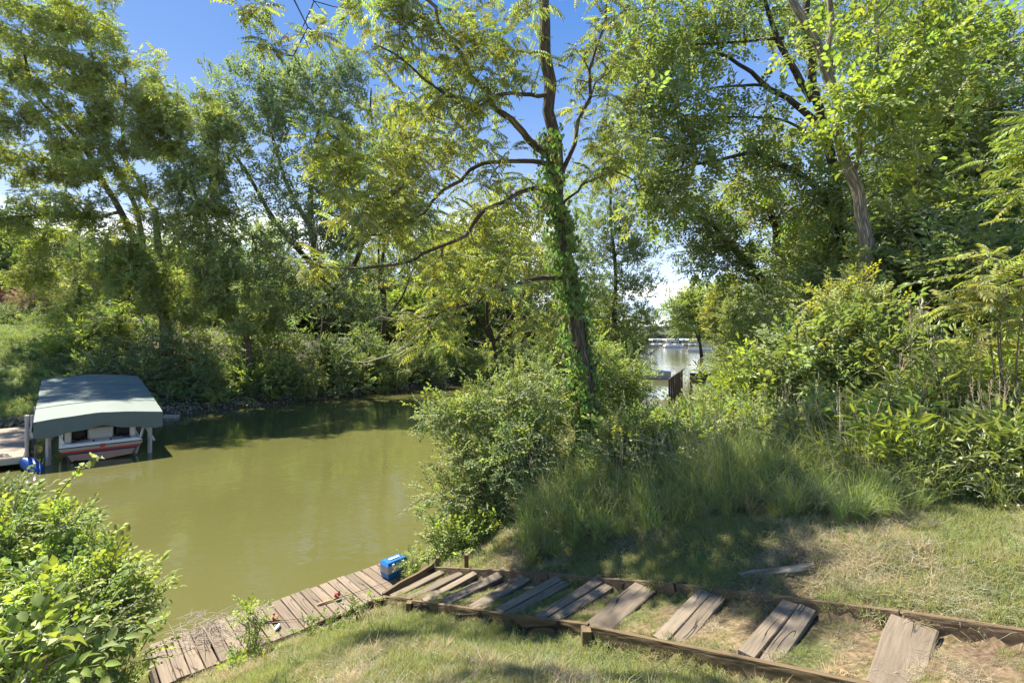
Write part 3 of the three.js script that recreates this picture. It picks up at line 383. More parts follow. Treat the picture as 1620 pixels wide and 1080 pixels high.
// ------------------------------------------------------------------ vine-clad walnut on the near bank
let MAIN;
{
  const d = 10.1, base = GP(935, d); base.y -= 0.1;
  const trunk = [base, P(936, 690, d), P(926, 600, d), P(906, 480, d), P(890, 380, d), P(881, 290, d), P(872, 180, d), P(862, 100, d), P(855, 0, d), P(850, -120, d), P(846, -240, d)];
  MAIN = { name: 'vine_clad_walnut_tree', label: 'vine-clad walnut tree leaning over the canal, nearest whole tree', category: 'tree', base, seed: 301, bark: M.bark, twigR: 0.0075, seg: 0.4, twigMat: M.twig,
    chains: [{ pts: trunk, r0: 0.2, r1: 0.09, flare: 1, n: 44, sides: 14, wob: 0.012, from: 0.42 },
      { pts: [P(884, 250, d), P(850, 232, d), P(818, 206, d - 0.3), P(775, 160, d - 0.6), P(735, 90, d - 0.8), P(690, 20, d - 1), P(640, -60, d - 1)], r0: 0.09, r1: 0.02, part: 'limb', sides: 7 },
      { pts: [P(886, 262, d), P(840, 255, d - 0.3), P(770, 258, d - 0.6), P(720, 290, d - 0.9), P(670, 335, d - 1.1), P(610, 365, d - 1.3), P(560, 375, d - 1.4)], r0: 0.06, r1: 0.013, part: 'limb', sides: 6 },
      { pts: [P(888, 300, d), P(830, 300, d - 0.5), P(775, 330, d - 0.8), P(730, 375, d - 1), P(640, 415, d - 1.3), P(560, 424, d - 1.5), P(500, 420, d - 1.6), P(440, 405, d - 1.6), P(400, 370, d - 1.6)], r0: 0.055, r1: 0.008, part: 'limb', sides: 6 },
      { pts: [P(898, 440, d), P(850, 440, d - 0.2), P(800, 456, d - 0.4), P(740, 482, d - 0.6), P(690, 497, d - 0.8), P(640, 507, d - 1), P(590, 505, d - 1)], r0: 0.06, r1: 0.01, part: 'limb', sides: 6 },
      { pts: [P(868, 150, d), P(840, 150, d - 0.5), P(800, 145, d - 1), P(740, 170, d - 1.4), P(650, 100, d - 1.8), P(590, 70, d - 2)], r0: 0.05, r1: 0.012, part: 'limb', sides: 6 },
      { pts: [P(882, 300, d), P(905, 230, d), P(935, 120, d - 0.2), P(960, 20, d - 0.3), P(980, -80, d - 0.3)], r0: 0.055, r1: 0.015, part: 'limb', sides: 6 },
      { pts: [P(886, 330, d), P(930, 290, d - 0.3), P(975, 270, d - 0.6), P(1010, 300, d - 0.7)], r0: 0.035, r1: 0.01, part: 'limb', sides: 6 },
      { pts: [P(700, 495, d - 0.8), P(650, 540, d - 1), P(600, 568, d - 1.1), P(560, 572, d - 1.1), P(541, 560, d - 1.1), P(562, 552, d - 1.1)], r0: 0.016, r1: 0.005, part: 'bare_twig', sides: 4, mat: M.twigPale, bare: 1 },
      { pts: [P(660, 503, d - 1), P(630, 540, d - 1), P(600, 548, d - 1), P(570, 530, d - 1)], r0: 0.009, r1: 0.004, part: 'bare_twig', sides: 4, mat: M.twigPale, bare: 1 },
      { pts: [P(640, 545, d - 1), P(632, 570, d - 1), P(650, 590, d - 1)], r0: 0.008, r1: 0.003, part: 'bare_twig', sides: 4, mat: M.twigPale, bare: 1 },
      { pts: [P(630, 507, d - 1), P(600, 500, d - 1), P(585, 507, d - 1)], r0: 0.008, r1: 0.004, part: 'bare_twig', sides: 4, mat: M.twigPale, bare: 1 },
      { pts: [P(506, 419, d - 1.6), P(503, 385, d - 1.6), P(492, 352, d - 1.6)], r0: 0.009, r1: 0.003, part: 'bare_twig', sides: 4, mat: M.twigPale, bare: 1 }],
    clumps: [cl(620, 330, d - 1.3, 120, 75, 80, 1.0), cl(560, 260, d - 1.6, 90, 60, 44, 0.9), cl(700, 220, d - 1, 110, 70, 64, 1.0), cl(780, 130, d - 1, 100, 80, 56, 1.2), cl(670, 80, d - 1.5, 90, 70, 40, 1.0), cl(620, 30, d - 1.9, 45, 45, 20, 0.7), cl(800, 320, d - 0.5, 80, 60, 36, 0.9), cl(790, 30, d - 0.5, 110, 70, 36, 1.2), cl(950, 120, d - 0.3, 55, 110, 36, 0.9), cl(980, 250, d - 0.5, 50, 60, 24, 0.8), cl(760, 430, d - 0.6, 90, 45, 34, 0.6), cl(690, 500, d - 0.9, 70, 30, 14, 0.5), cl(500, 425, d - 1.6, 35, 22, 9, 0.3), cl(700, 550, d - 0.8, 40, 30, 7, 0.4), cl(850, -90, d, 170, 80, 16, 1.8), cl(700, -60, d - 1, 120, 70, 10, 1.4), cl(990, -40, d, 70, 90, 8, 1)],
    leaves: leavesOf(GEO.walnut, TINT.walnut, 7.5, 0.2, [0.65, 1.1], { droop: 0.35, lift: 0, tone: 0.25, dense: 0.72 }) };
  const { root } = grow(MAIN);
  // vine leaves climbing the trunk
  const r = rng(77), list = [], pts = MAIN.trunkPts, rad = MAIN.trunkRad, n = pts.length;
  for (let k = 0; k < 5600; k++) { const t = Math.pow(r(), 1.15) * 0.56, f = t * (n - 1), i = Math.floor(f), p = pts[i].clone().lerp(pts[Math.min(n - 1, i + 1)], f - i), a = r() * 6.283; const bare = noise(Math.cos(a) * 1.6 + t * 3, Math.sin(a) * 1.6 + t * 14, 3) + (a > 5.2 || a < 1.3 ? -0.35 : 0.3) * sstep(0.5, 0.1, t) + sstep(0.06, 0.16, t) * 0.35 - 0.2; if (bare < 0) continue; const o = V(Math.cos(a), 0, Math.sin(a)), R = rad[i] + 0.02 + 0.26 * Math.pow(r(), 2) * (0.5 + t * 1.6); p.addScaledVector(o, R); list.push([p, V(o.x * 0.2 + (r() - 0.5) * 0.5, 1, o.z * 0.2 + (r() - 0.5) * 0.5), o.clone().add(V((r() - 0.5) * 1.5, 0.3 + r() * 0.9, (r() - 0.5) * 1.5)), 0.4 + 0.75 * r() * (0.4 + r()), tinted(r, r() < 0.08 ? [0.3, 0.22, 0.08] : TINT.ivy, 0.45)]); }
  scatter(root, 'vine_leaves', GEO.ivy, M.leaf, list, base);
}
{ // tree standing out of the picture on the left: only its hanging branches show
  const base = G(-9.2, 0.6), d = 6.4, top = V(base.x + 0.3, base.y + 9, base.z - 0.6);
  grow({ name: 'overhanging_walnut_tree', label: 'thin leafy twigs hanging into the top of the view over the blue sky', category: 'tree', base, seed: 320, bark: M.bark, twigR: 0.006, seg: 0.4,
    chains: [{ pts: [base, V(base.x, base.y + 4, base.z), top, V(base.x + 1, base.y + 13, base.z - 2)], r0: 0.24, r1: 0.08, flare: 1, n: 20 },
      { pts: [top, P(0, -200, d), P(200, -120, d), P(400, -60, d), P(470, 20, d), P(455, 90, d), P(410, 75, d)], r0: 0.06, r1: 0.006, part: 'limb', sides: 5, from: 0.3 }, { pts: [top, P(20, -200, 7), P(200, -120, 10), P(400, -125, 10), P(600, -150, 9)], r0: 0.06, r1: 0.012, part: 'limb', sides: 5 }, { pts: [P(400, -60, d), P(480, -20, d), P(490, 40, d), P(490, 75, d)], r0: 0.02, r1: 0.004, part: 'limb', sides: 4 }],
    clumps: [cl(405, 10, d, 25, 20, 4, 0.2), cl(425, 75, d, 22, 18, 4, 0.2), cl(490, 65, d, 18, 18, 4, 0.2), cl(540, 10, d, 40, 18, 5, 0.3), cl(250, -130, d, 150, 60, 14, 1), cl(380, -105, 10, 70, 35, 40, 0.9), cl(250, -110, 10, 60, 35, 30, 0.9), cl(560, -150, 9, 60, 40, 24, 0.9)],
    leaves: leavesOf(GEO.walnut, TINT.walnut, 7, 0.16, [0.5, 0.85], { droop: 0.45, lift: 0, dense: 1 }) });
}

// ------------------------------------------------------------------ wood on the right bank
const rightTree = (o) => grow({ category: 'tree', group: 'trees of the right-hand wood', bark: M.barkDark, twigR: 0.011, seg: 0.6, ...o });
{
  const d = 12, base = GP(1372, d);
  rightTree({ name: 'pale_trunked_tree', label: 'pale smooth trunk standing clear in front of the right-hand wood', base, seed: 401, bark: M.barkPale, twigR: 0.009,
    chains: [{ pts: [base, P(1371, 560, d), P(1370, 440, d), P(1362, 340, d), P(1340, 260, d), P(1328, 200, d), P(1318, 140, d), P(1285, 60, d), P(1255, -10, d), P(1240, -90, d)], r0: 0.2, r1: 0.08, n: 34, sides: 12, flare: 1, wob: 0.015, from: 0.5 },
      { pts: [P(1352, 300, d), P(1356, 250, d), P(1362, 200, d), P(1385, 130, d), P(1388, 0, d)], r0: 0.07, r1: 0.035, part: 'limb', sides: 7 }, { pts: [P(1316, 135, d), P(1315, 60, d), P(1316, -20, d), P(1310, -80, d)], r0: 0.09, r1: 0.05, part: 'limb', sides: 8 }],
    clumps: [cl(1360, 170, d - 1, 60, 35, 22, 0.8), cl(1440, 130, d - 1, 70, 50, 30, 1), cl(1320, 60, d, 70, 50, 14), cl(1480, 60, d - 0.5, 80, 50, 28), cl(1400, -60, d, 200, 60, 14, 2.2), cl(1420, 230, d - 0.5, 60, 40, 22)],
    leaves: leavesOf(GEO.large, TINT.bright, 7, 0.35, [0.6, 1.0]) });
}
{
  const d = 16.5, base = GP(1338, d);
  rightTree({ name: 'dark_limbed_tree', label: 'large tree with dark limbs reaching left over the canal', base, seed: 402, twigR: 0.012,
    chains: [{ pts: [base, P(1338, 520, d), P(1330, 400, d), P(1318, 290, d), P(1300, 190, d), P(1285, 110, d), P(1278, 0, d), P(1270, -120, d)], r0: 0.24, r1: 0.1, n: 30, flare: 1, from: 0.4 },
      { pts: [P(1316, 325, d), P(1285, 292, d), P(1235, 258, d), P(1190, 242, d - 0.4), P(1130, 255, d - 0.8), P(1060, 272, d - 1.2), P(1010, 295, d - 1.4)], r0: 0.13, r1: 0.02, part: 'limb', sides: 7 },
      { pts: [P(1300, 200, d), P(1265, 172, d), P(1215, 135, d), P(1165, 100, d - 0.5), P(1130, 85, d - 0.8), P(1060, 110, d - 1)], r0: 0.13, r1: 0.025, part: 'limb', sides: 7 },
      { pts: [P(1215, 135, d), P(1160, 135, d - 0.3), P(1110, 145, d - 0.6), P(1060, 180, d - 1)], r0: 0.06, r1: 0.02, part: 'limb', sides: 6 },
      { pts: [P(1285, 160, d), P(1255, 110, d), P(1225, 50, d), P(1205, -10, d), P(1150, -60, d)], r0: 0.14, r1: 0.04, part: 'limb', sides: 7 },
      { pts: [P(1305, 230, d), P(1240, 190, d), P(1180, 185, d), P(1110, 190, d - 0.4), P(1060, 215, d - 0.4)], r0: 0.06, r1: 0.015, part: 'limb', sides: 6 },
      { pts: [P(1240, 60, d), P(1170, 65, d), P(1090, 70, d - 0.6), P(1020, 60, d - 1)], r0: 0.06, r1: 0.015, part: 'limb', sides: 6 }],
    clumps: [cl(1010, 200, d - 1, 60, 70, 32, 1.6), cl(1060, 130, d - 0.8, 65, 50, 34, 1.5), cl(1100, 50, d, 90, 45, 44, 1.6), cl(1010, 60, d - 0.6, 60, 55, 30, 1.4), cl(1090, 235, d - 0.8, 70, 35, 30, 1.2), cl(1160, 180, d, 50, 25, 12, 1), cl(1190, 30, d, 60, 40, 20), cl(1250, 240, d + 0.5, 60, 60, 24, 1.3), cl(1040, 310, d - 1, 55, 45, 26, 1), cl(1200, 280, d, 60, 30, 14), cl(1150, -60, d, 200, 60, 18, 3), cl(1300, 30, d + 1.5, 80, 80, 34), cl(1310, 330, d - 0.8, 55, 60, 30, 0.8), cl(1290, 430, d - 0.8, 50, 50, 24, 0.8)],
    leaves: leavesOf(GEO.broad, TINT.mid, 10, 0.55, [1.0, 1.6], { tone: 0.25, droop: 0.1 }) });
}
{
  const d = 19, base = GP(1250, d);
  rightTree({ name: 'ivy_covered_trunk_tree', label: 'leaning ivy-covered trunk bending left above the gap to the lake', base, seed: 403,
    chains: [{ pts: [base, P(1245, 520, d), P(1218, 465, d), P(1180, 415, d), P(1140, 372, d), P(1105, 340, d), P(1070, 310, d)], r0: 0.26, r1: 0.06, n: 22, flare: 1 }],
    clumps: [cl(1090, 330, d, 45, 40, 26, 0.9), cl(1130, 370, d, 45, 45, 28, 0.9), cl(1105, 400, d, 40, 30, 16, 0.7), cl(1175, 410, d, 40, 40, 24, 0.8), cl(1210, 460, d, 35, 40, 22, 0.8), cl(1055, 300, d, 30, 30, 12, 0.7)],
    leaves: leavesOf(GEO.broad, TINT.deep, 12, 0.45, [0.8, 1.3], { droop: 0.25 }) });
}
{
  const d = 21, base = GP(1246, d);
  rightTree({ name: 'snag_trunk_tree', label: 'short dark trunk standing upright beside the leaning ivy-covered trunk', base, seed: 404, chains: [{ pts: [base, P(1245, 500, d), P(1240, 440, d), P(1228, 385, d), P(1222, 350, d), P(1215, 280, d)], r0: 0.24, r1: 0.12, flare: 1 }],
    clumps: [cl(1210, 320, d, 55, 50, 24, 1.4), cl(1260, 360, d, 50, 50, 24, 1.4), cl(1215, 240, d, 40, 40, 16, 1.2), cl(1170, 330, d, 30, 25, 8)], leaves: leavesOf(GEO.broad, TINT.yellow, 10, 0.6, [1, 1.6]) });
}
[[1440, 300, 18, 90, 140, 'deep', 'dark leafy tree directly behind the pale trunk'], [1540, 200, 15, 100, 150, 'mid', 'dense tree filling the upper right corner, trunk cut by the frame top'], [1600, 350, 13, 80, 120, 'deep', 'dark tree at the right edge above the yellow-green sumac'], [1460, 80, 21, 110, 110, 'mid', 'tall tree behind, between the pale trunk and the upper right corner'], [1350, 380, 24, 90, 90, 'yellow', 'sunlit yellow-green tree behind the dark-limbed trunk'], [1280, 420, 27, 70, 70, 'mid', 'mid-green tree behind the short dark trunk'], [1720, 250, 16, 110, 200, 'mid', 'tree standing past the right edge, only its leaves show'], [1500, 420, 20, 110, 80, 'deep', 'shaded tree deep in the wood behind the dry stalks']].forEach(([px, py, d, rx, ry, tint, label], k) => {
  const base = GP(px + 15, d);
  rightTree({ name: 'woodland_tree', label, base, seed: 420 + k, twigR: 0.012, chains: [{ pts: [base, P(px + 12, 480, d), P(px + 5, py + ry * 0.4, d), P(px, py - ry * 0.2, d), P(px - 6, py - ry * 1.1, d)], r0: 0.2, r1: 0.06, flare: 1, n: 20 }],
    clumps: [cl(px, py - ry * 0.6, d, rx * 0.8, ry * 0.5, 40), cl(px - rx * 0.5, py, d - 0.5, rx * 0.6, ry * 0.5, 38), cl(px + rx * 0.5, py, d, rx * 0.6, ry * 0.5, 38), cl(px, py + ry * 0.6, d - 0.5, rx * 0.9, ry * 0.45, 44)],
    leaves: leavesOf(k % 3 === 2 ? GEO.large : GEO.broad, TINT[tint], k % 3 === 2 ? 9 : 11, 0.6, [0.9, 1.5], { tone: 0.25 }) });
});
{ // trees past the gap, on the lake's side
  for (const [px, py, d, rx, ry, tint, seed, label] of [[1100, 490, 105, 48, 48, 'bright', 450, 'round light green tree leaning over the lake seen through the gap'], [1150, 490, 70, 34, 62, 'yellow', 451, 'yellow-green tree just right of the gap to the lake'], [1185, 500, 40, 45, 52, 'mid', 452, 'bushy green tree between the gap and the leaning trunk']]) {
    const base = GP(px + 12, d); rightTree({ name: 'lakeside_tree', label, base, seed, twigR: 0.03, seg: 2, chains: [{ pts: [base, P(px + 8, 545, d), P(px + 2, py + 5, d), P(px - 8, py - ry * 0.6, d)], r0: 0.4, r1: 0.1, flare: 1 }, { pts: [P(px + 8, 545, d), P(px - 12, py + 8, d), P(px - 26, py - 5, d)], r0: 0.25, r1: 0.08, part: 'limb', sides: 6 }],
      clumps: [cl(px, py - ry * 0.45, d, rx * 0.65, ry * 0.5, 34), cl(px - rx * 0.5, py, d, rx * 0.5, ry * 0.45, 30), cl(px + rx * 0.4, py, d, rx * 0.6, ry * 0.5, 34), cl(px, py + ry * 0.5, d, rx * 0.75, ry * 0.4, 26)], leaves: leavesOf(GEO.broadFar, TINT[tint], 13, d * 0.018, [d * 0.014, d * 0.021]) });
  }
  const r = rng(5); for (let k = 0; k < 11; k++) { const x = 50 + k * 9.5 + r() * 4, d = 266 + r() * 16, base = G(x, d), h = 9 + r() * 7; grow({ name: 'far_shore_tree', label: 'small hazy tree in the row along the lake\'s far shore', category: 'tree', group: 'trees along the far lake shore', base, seed: 460 + k, bark: M.barkDark, twigR: 0.05, seg: 3, chains: [{ pts: [base, base.clone().add(V(0.3, h * 0.5, 0)), base.clone().add(V(0, h * 0.8, 0))], r0: 0.35, r1: 0.1, sides: 5, n: 5 }], clumps: [{ c: base.clone().add(V(0, h * 0.6, 0)), r: V(6, h * 0.42, 5), n: 26 }], leaves: leavesOf(GEO.broadFar, TINT[k % 2 ? 'mid' : 'blue'], 6, 2, [3, 4.4]) }); }
}

// ------------------------------------------------------------------ shrubs and weeds of the near bank
function bush(o) { // px,py,d centre; rx,ry in px
  const kx = o.d / FPX, c = P(o.px, o.py, o.d), base = V(c.x + (o.dx ?? 0), 0, c.z); base.y = height(base.x, -base.z); if (base.y < 0.05) base.y = 0.05;
  const rx = o.rx * kx, ry = o.ry * kx, r = rng(o.seed), stems = []; for (let k = 0; k < (o.stems ?? 6); k++) { const a = r() * 6.28, s = 0.3 + 0.6 * r(), tip = c.clone().add(V(Math.cos(a) * rx * s, ry * (0.3 + 0.5 * r()), Math.sin(a) * rx * 0.7 * s)); stems.push({ pts: [base.clone().add(V(Math.cos(a) * 0.12, -0.05, Math.sin(a) * 0.12)), base.clone().lerp(tip, 0.5).add(V(0, ry * 0.15, 0)), tip], r0: o.stemR ?? 0.018, r1: 0.005, part: 'stem', sides: 5, n: 8 }); }
  const clumps = [{ c, r: V(rx * 0.7, ry * 0.7, (o.rz ?? rx * 0.8) * 0.7), n: Math.round((o.n ?? 60) * 0.35) }];
  for (let k = 0; k < 6; k++) { const a = k * 1.047 + r(), e = c.clone().add(V(Math.cos(a) * rx * 0.62, Math.sin(a) * ry * 0.6, (r() - 0.5) * rx)); clumps.push({ c: e, r: V(rx * (0.22 + 0.25 * r()), ry * (0.22 + 0.25 * r()), rx * 0.35), n: Math.round((o.n ?? 60) * 0.1) }); }
  for (let k = 0; k < 4; k++) { const a = r() * 3.14, e = c.clone().add(V(Math.cos(a) * rx * 1.0, Math.sin(a) * ry * 1.02, (r() - 0.5) * rx)); clumps.push({ c: e, r: V(rx * 0.08, ry * 0.16, rx * 0.08), n: Math.max(1, Math.round((o.n ?? 60) * 0.03)) }); }
  if (c.y - ry > base.y + 0.1 || o.low) clumps.push({ c: base.clone().lerp(c, 0.45), r: V(rx * 0.8, Math.max(0.2, (c.y - base.y) * 0.5), (o.rz ?? rx * 0.8) * 0.9), n: Math.round((o.n ?? 60) * 0.4) });
  return grow({ name: o.name, label: o.label, category: o.cat ?? 'shrub', group: o.group, base, seed: o.seed, bark: o.bark ?? M.twig, twigR: o.twigR ?? 0.003, seg: 0.25, chains: stems, clumps, leaves: leavesOf(o.geo, TINT[o.tint], o.per ?? 8, o.jit ?? 0.18, o.size ?? [0.7, 1.2], { tone: 0.22, ...o.ex }) });
}
const nearShrub = { name: 'waterside_shrub', geo: GEO.small, group: 'shrubs along the near waterside' };
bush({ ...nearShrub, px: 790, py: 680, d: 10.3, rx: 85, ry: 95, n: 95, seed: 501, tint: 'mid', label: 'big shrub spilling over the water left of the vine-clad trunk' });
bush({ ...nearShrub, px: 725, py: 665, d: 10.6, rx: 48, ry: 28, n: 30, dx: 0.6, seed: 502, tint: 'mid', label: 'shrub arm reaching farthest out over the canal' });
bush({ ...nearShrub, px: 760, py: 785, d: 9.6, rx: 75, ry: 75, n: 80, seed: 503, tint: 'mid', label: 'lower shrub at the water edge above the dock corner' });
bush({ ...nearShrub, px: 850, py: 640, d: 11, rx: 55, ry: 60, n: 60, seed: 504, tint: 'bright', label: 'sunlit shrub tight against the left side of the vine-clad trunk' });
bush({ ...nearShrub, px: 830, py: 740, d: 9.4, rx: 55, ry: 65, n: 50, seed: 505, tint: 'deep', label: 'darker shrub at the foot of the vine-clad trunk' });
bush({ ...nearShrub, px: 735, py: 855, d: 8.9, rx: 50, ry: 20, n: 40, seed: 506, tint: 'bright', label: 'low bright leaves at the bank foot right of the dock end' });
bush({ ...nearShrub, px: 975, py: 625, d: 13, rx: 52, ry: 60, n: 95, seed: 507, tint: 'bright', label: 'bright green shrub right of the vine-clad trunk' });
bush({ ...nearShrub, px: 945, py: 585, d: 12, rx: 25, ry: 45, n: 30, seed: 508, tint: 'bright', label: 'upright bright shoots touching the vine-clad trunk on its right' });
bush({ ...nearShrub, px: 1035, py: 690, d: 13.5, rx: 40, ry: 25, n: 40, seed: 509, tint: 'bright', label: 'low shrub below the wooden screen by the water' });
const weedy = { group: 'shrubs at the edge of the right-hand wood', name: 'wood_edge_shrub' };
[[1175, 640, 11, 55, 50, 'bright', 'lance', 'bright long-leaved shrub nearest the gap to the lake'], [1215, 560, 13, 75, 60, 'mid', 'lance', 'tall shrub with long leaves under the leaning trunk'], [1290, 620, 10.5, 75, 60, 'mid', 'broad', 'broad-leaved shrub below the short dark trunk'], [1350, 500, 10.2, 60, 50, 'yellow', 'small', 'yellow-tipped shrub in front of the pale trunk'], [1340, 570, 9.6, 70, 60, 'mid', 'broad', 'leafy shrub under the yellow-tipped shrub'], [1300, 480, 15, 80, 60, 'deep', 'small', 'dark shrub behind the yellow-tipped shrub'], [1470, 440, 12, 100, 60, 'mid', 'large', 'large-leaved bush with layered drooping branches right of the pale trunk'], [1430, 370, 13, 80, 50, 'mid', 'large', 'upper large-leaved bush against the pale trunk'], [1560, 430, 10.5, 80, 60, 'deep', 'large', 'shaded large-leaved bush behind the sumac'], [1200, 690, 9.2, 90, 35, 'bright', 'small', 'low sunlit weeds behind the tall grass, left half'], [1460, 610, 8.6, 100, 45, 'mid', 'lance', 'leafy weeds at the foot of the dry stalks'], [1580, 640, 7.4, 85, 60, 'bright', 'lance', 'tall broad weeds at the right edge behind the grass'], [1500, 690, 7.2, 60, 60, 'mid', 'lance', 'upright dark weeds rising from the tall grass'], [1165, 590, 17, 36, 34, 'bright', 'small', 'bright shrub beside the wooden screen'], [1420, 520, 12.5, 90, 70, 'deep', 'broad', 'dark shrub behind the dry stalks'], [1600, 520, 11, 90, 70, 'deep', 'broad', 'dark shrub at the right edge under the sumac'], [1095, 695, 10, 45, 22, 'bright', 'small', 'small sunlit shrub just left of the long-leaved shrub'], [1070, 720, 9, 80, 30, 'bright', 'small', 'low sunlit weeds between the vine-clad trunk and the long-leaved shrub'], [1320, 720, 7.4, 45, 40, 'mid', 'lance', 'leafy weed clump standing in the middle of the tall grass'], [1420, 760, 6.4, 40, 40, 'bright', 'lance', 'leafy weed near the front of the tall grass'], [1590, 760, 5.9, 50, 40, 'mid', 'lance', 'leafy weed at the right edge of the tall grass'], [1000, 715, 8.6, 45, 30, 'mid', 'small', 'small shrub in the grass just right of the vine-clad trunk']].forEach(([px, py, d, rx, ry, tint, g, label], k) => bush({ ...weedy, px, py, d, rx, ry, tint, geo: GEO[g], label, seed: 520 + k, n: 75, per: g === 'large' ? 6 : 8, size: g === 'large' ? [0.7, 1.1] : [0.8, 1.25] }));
bush({ name: 'sumac', cat: 'shrub', px: 1575, py: 470, d: 6.8, rx: 62, ry: 62, n: 20, seed: 560, tint: 'yellow', geo: GEO.sumac, per: 6, jit: 0.15, size: [0.6, 0.95], stems: 4, stemR: 0.02, ex: { droop: 0.15 }, label: 'yellow-green sumac with feathered leaves at the right edge' });
bush({ name: 'sumac', cat: 'shrub', px: 1630, py: 270, d: 7.2, rx: 45, ry: 90, n: 20, seed: 561, tint: 'bright', geo: GEO.sumac, per: 6, jit: 0.2, size: [0.6, 0.95], stems: 3, stemR: 0.03, ex: { droop: 0.2 }, label: 'taller sumac branch hanging at the right edge above' });
{ // dry flower stalks of last year
  const r = rng(61); [[1441, 500, 640, 7.6], [1460, 478, 640, 7.4], [1478, 540, 650, 7.3], [1495, 575, 660, 7.2], [1534, 555, 660, 7.0], [1548, 520, 640, 6.9], [1424, 560, 640, 7.8], [1590, 600, 690, 6.5]].forEach(([px, y0, y1, d], k) => {
    const top = P(px, y0, d), base = GP(px + 2, d), t = thing('dry_flower_stalk', ['dry tan stalk with forked top, leftmost but one', 'tallest dry stalk with wide forked top', 'short dry stalk right of the tallest', 'shortest dry stalk among the weeds', 'dry stalk with dense brown seed head', 'tall dry stalk nearest the sumac', 'leftmost thin dry stalk', 'dry stalk low at the right edge'][k], 'dry stalk', base, 0, 'dry flower stalks in the weeds'), m = new MB(), rel = (q) => q.clone().sub(base);
    m.tube(curve([base, base.clone().lerp(top, 0.5).add(V(0.02, 0, 0)), top], 6).map(rel), [0.009, 0.008, 0.008, 0.007, 0.006, 0.005, 0.004], 5); part(t, 'stem', m.build(), M.stalk);
    const h = new MB(); for (let b = 0; b < 12; b++) { const s = base.clone().lerp(top, 0.75 + 0.25 * r()), e = s.clone().add(V((r() - 0.5) * 0.34, 0.08 + r() * 0.2, (r() - 0.5) * 0.3)); h.tube([rel(s), rel(s.clone().lerp(e, 0.6).add(V(0, -0.01, 0))), rel(e)], [0.0035, 0.0025, 0.002], 3); for (let c = 0; c < 4; c++) { const q = e.clone().add(V((r() - 0.5) * 0.06, (r() - 0.3) * 0.05, (r() - 0.5) * 0.06)); h.tube([rel(e), rel(q)], [0.002, 0.004], 3); } } part(t, 'seed_head', h.build(), M.stalk).userData.kind = 'stuff';
  });
}
{ // shrub close to the lens, lower left
  const o = { name: 'foreground_shrub', geo: GEO.oval, group: 'shrubs in the lower left foreground', per: 15, jit: 0.12, size: [0.35, 0.75], stemR: 0.012, twigR: 0.0028, bark: M.twigPale, stems: 10 };
  bush({ ...o, px: 50, py: 910, d: 4.3, rx: 100, ry: 85, n: 90, seed: 601, tint: 'bright', label: 'leafy shrub filling the lower left corner over the canal' });
  bush({ ...o, px: 165, py: 945, d: 4.1, rx: 58, ry: 60, n: 40, seed: 602, tint: 'bright', label: 'twiggy outer part of the corner shrub beside the dock end' });
  bush({ ...o, px: 0, py: 840, d: 4.9, rx: 80, ry: 55, n: 60, seed: 603, tint: 'mid', label: 'shaded shrub at the left edge behind the corner shrub' });
  bush({ ...o, px: 20, py: 1010, d: 3.4, rx: 110, ry: 60, n: 60, seed: 604, tint: 'bright', label: 'low sunlit shrub below the corner shrub' });
  bush({ name: 'broad_leaf_weed', cat: 'weed', geo: GEO.large, px: 45, py: 1062, d: 2.9, rx: 60, ry: 22, n: 6, per: 5, jit: 0.08, size: [0.4, 0.6], seed: 605, tint: 'bright', label: 'weed with large pale leaves in the bottom left corner', stems: 4 });
  for (const [k, pts, label] of [[0, [P(80, 800, 4.5), P(105, 765, 4.5), P(140, 730, 4.5), P(150, 723, 4.5), P(165, 726, 4.5)], 'lone pale vine shoot rising before the boat'], [1, [P(110, 1000, 4), P(140, 960, 4), P(200, 920, 4), P(228, 870, 4), P(236, 868, 4)], 'bare twig arching out of the corner shrub']]) { const b = pts[0], t = thing('vine_shoot', label, 'vine', b), m = new MB(), q = curve(pts, 14); m.tube(q.map((e) => e.clone().sub(b)), q.map((_, j) => 0.008 * (1 - j / 16)), 5); part(t, 'stem', m.build(), k ? M.twigPale : M.stemGreen); const r = rng(9 + k), list = []; for (let j = 3; j < 14; j++) list.push([q[j], rdir(r).add(V(0.3, 0.3, 0)), V((r() - 0.5), 1, r() - 0.5), 0.5 + 0.3 * r(), tinted(r, TINT.bright)]); scatter(t, 'leaves', GEO.ivy, M.leaf, list, b); }
for (const [px, py, d, rx, ry, n, label] of [[400, 990, 6.0, 18, 20, 5, 'weeds climbing the middle of the dock'], [570, 962, 6.75, 30, 16, 10, 'weeds between the dock and the foot of the steps'], [505, 1005, 6.25, 45, 5, 9, 'low weeds along the dock edge'], [655, 887, 8.4, 16, 10, 5, 'small weeds beside the blue tackle box'], [400, 1058, 5.6, 45, 5, 8, 'weeds at the near end of the dock']]) bush({ name: 'dockside_weed', cat: 'weed', geo: GEO.oval, px, py, d, rx, ry, n, seed: 620 + px, tint: 'bright', label, group: 'weeds along the dock', per: 5, jit: 0.06, size: [0.35, 0.6], stems: 4, stemR: 0.006, low: false, bark: M.stemGreen });
}

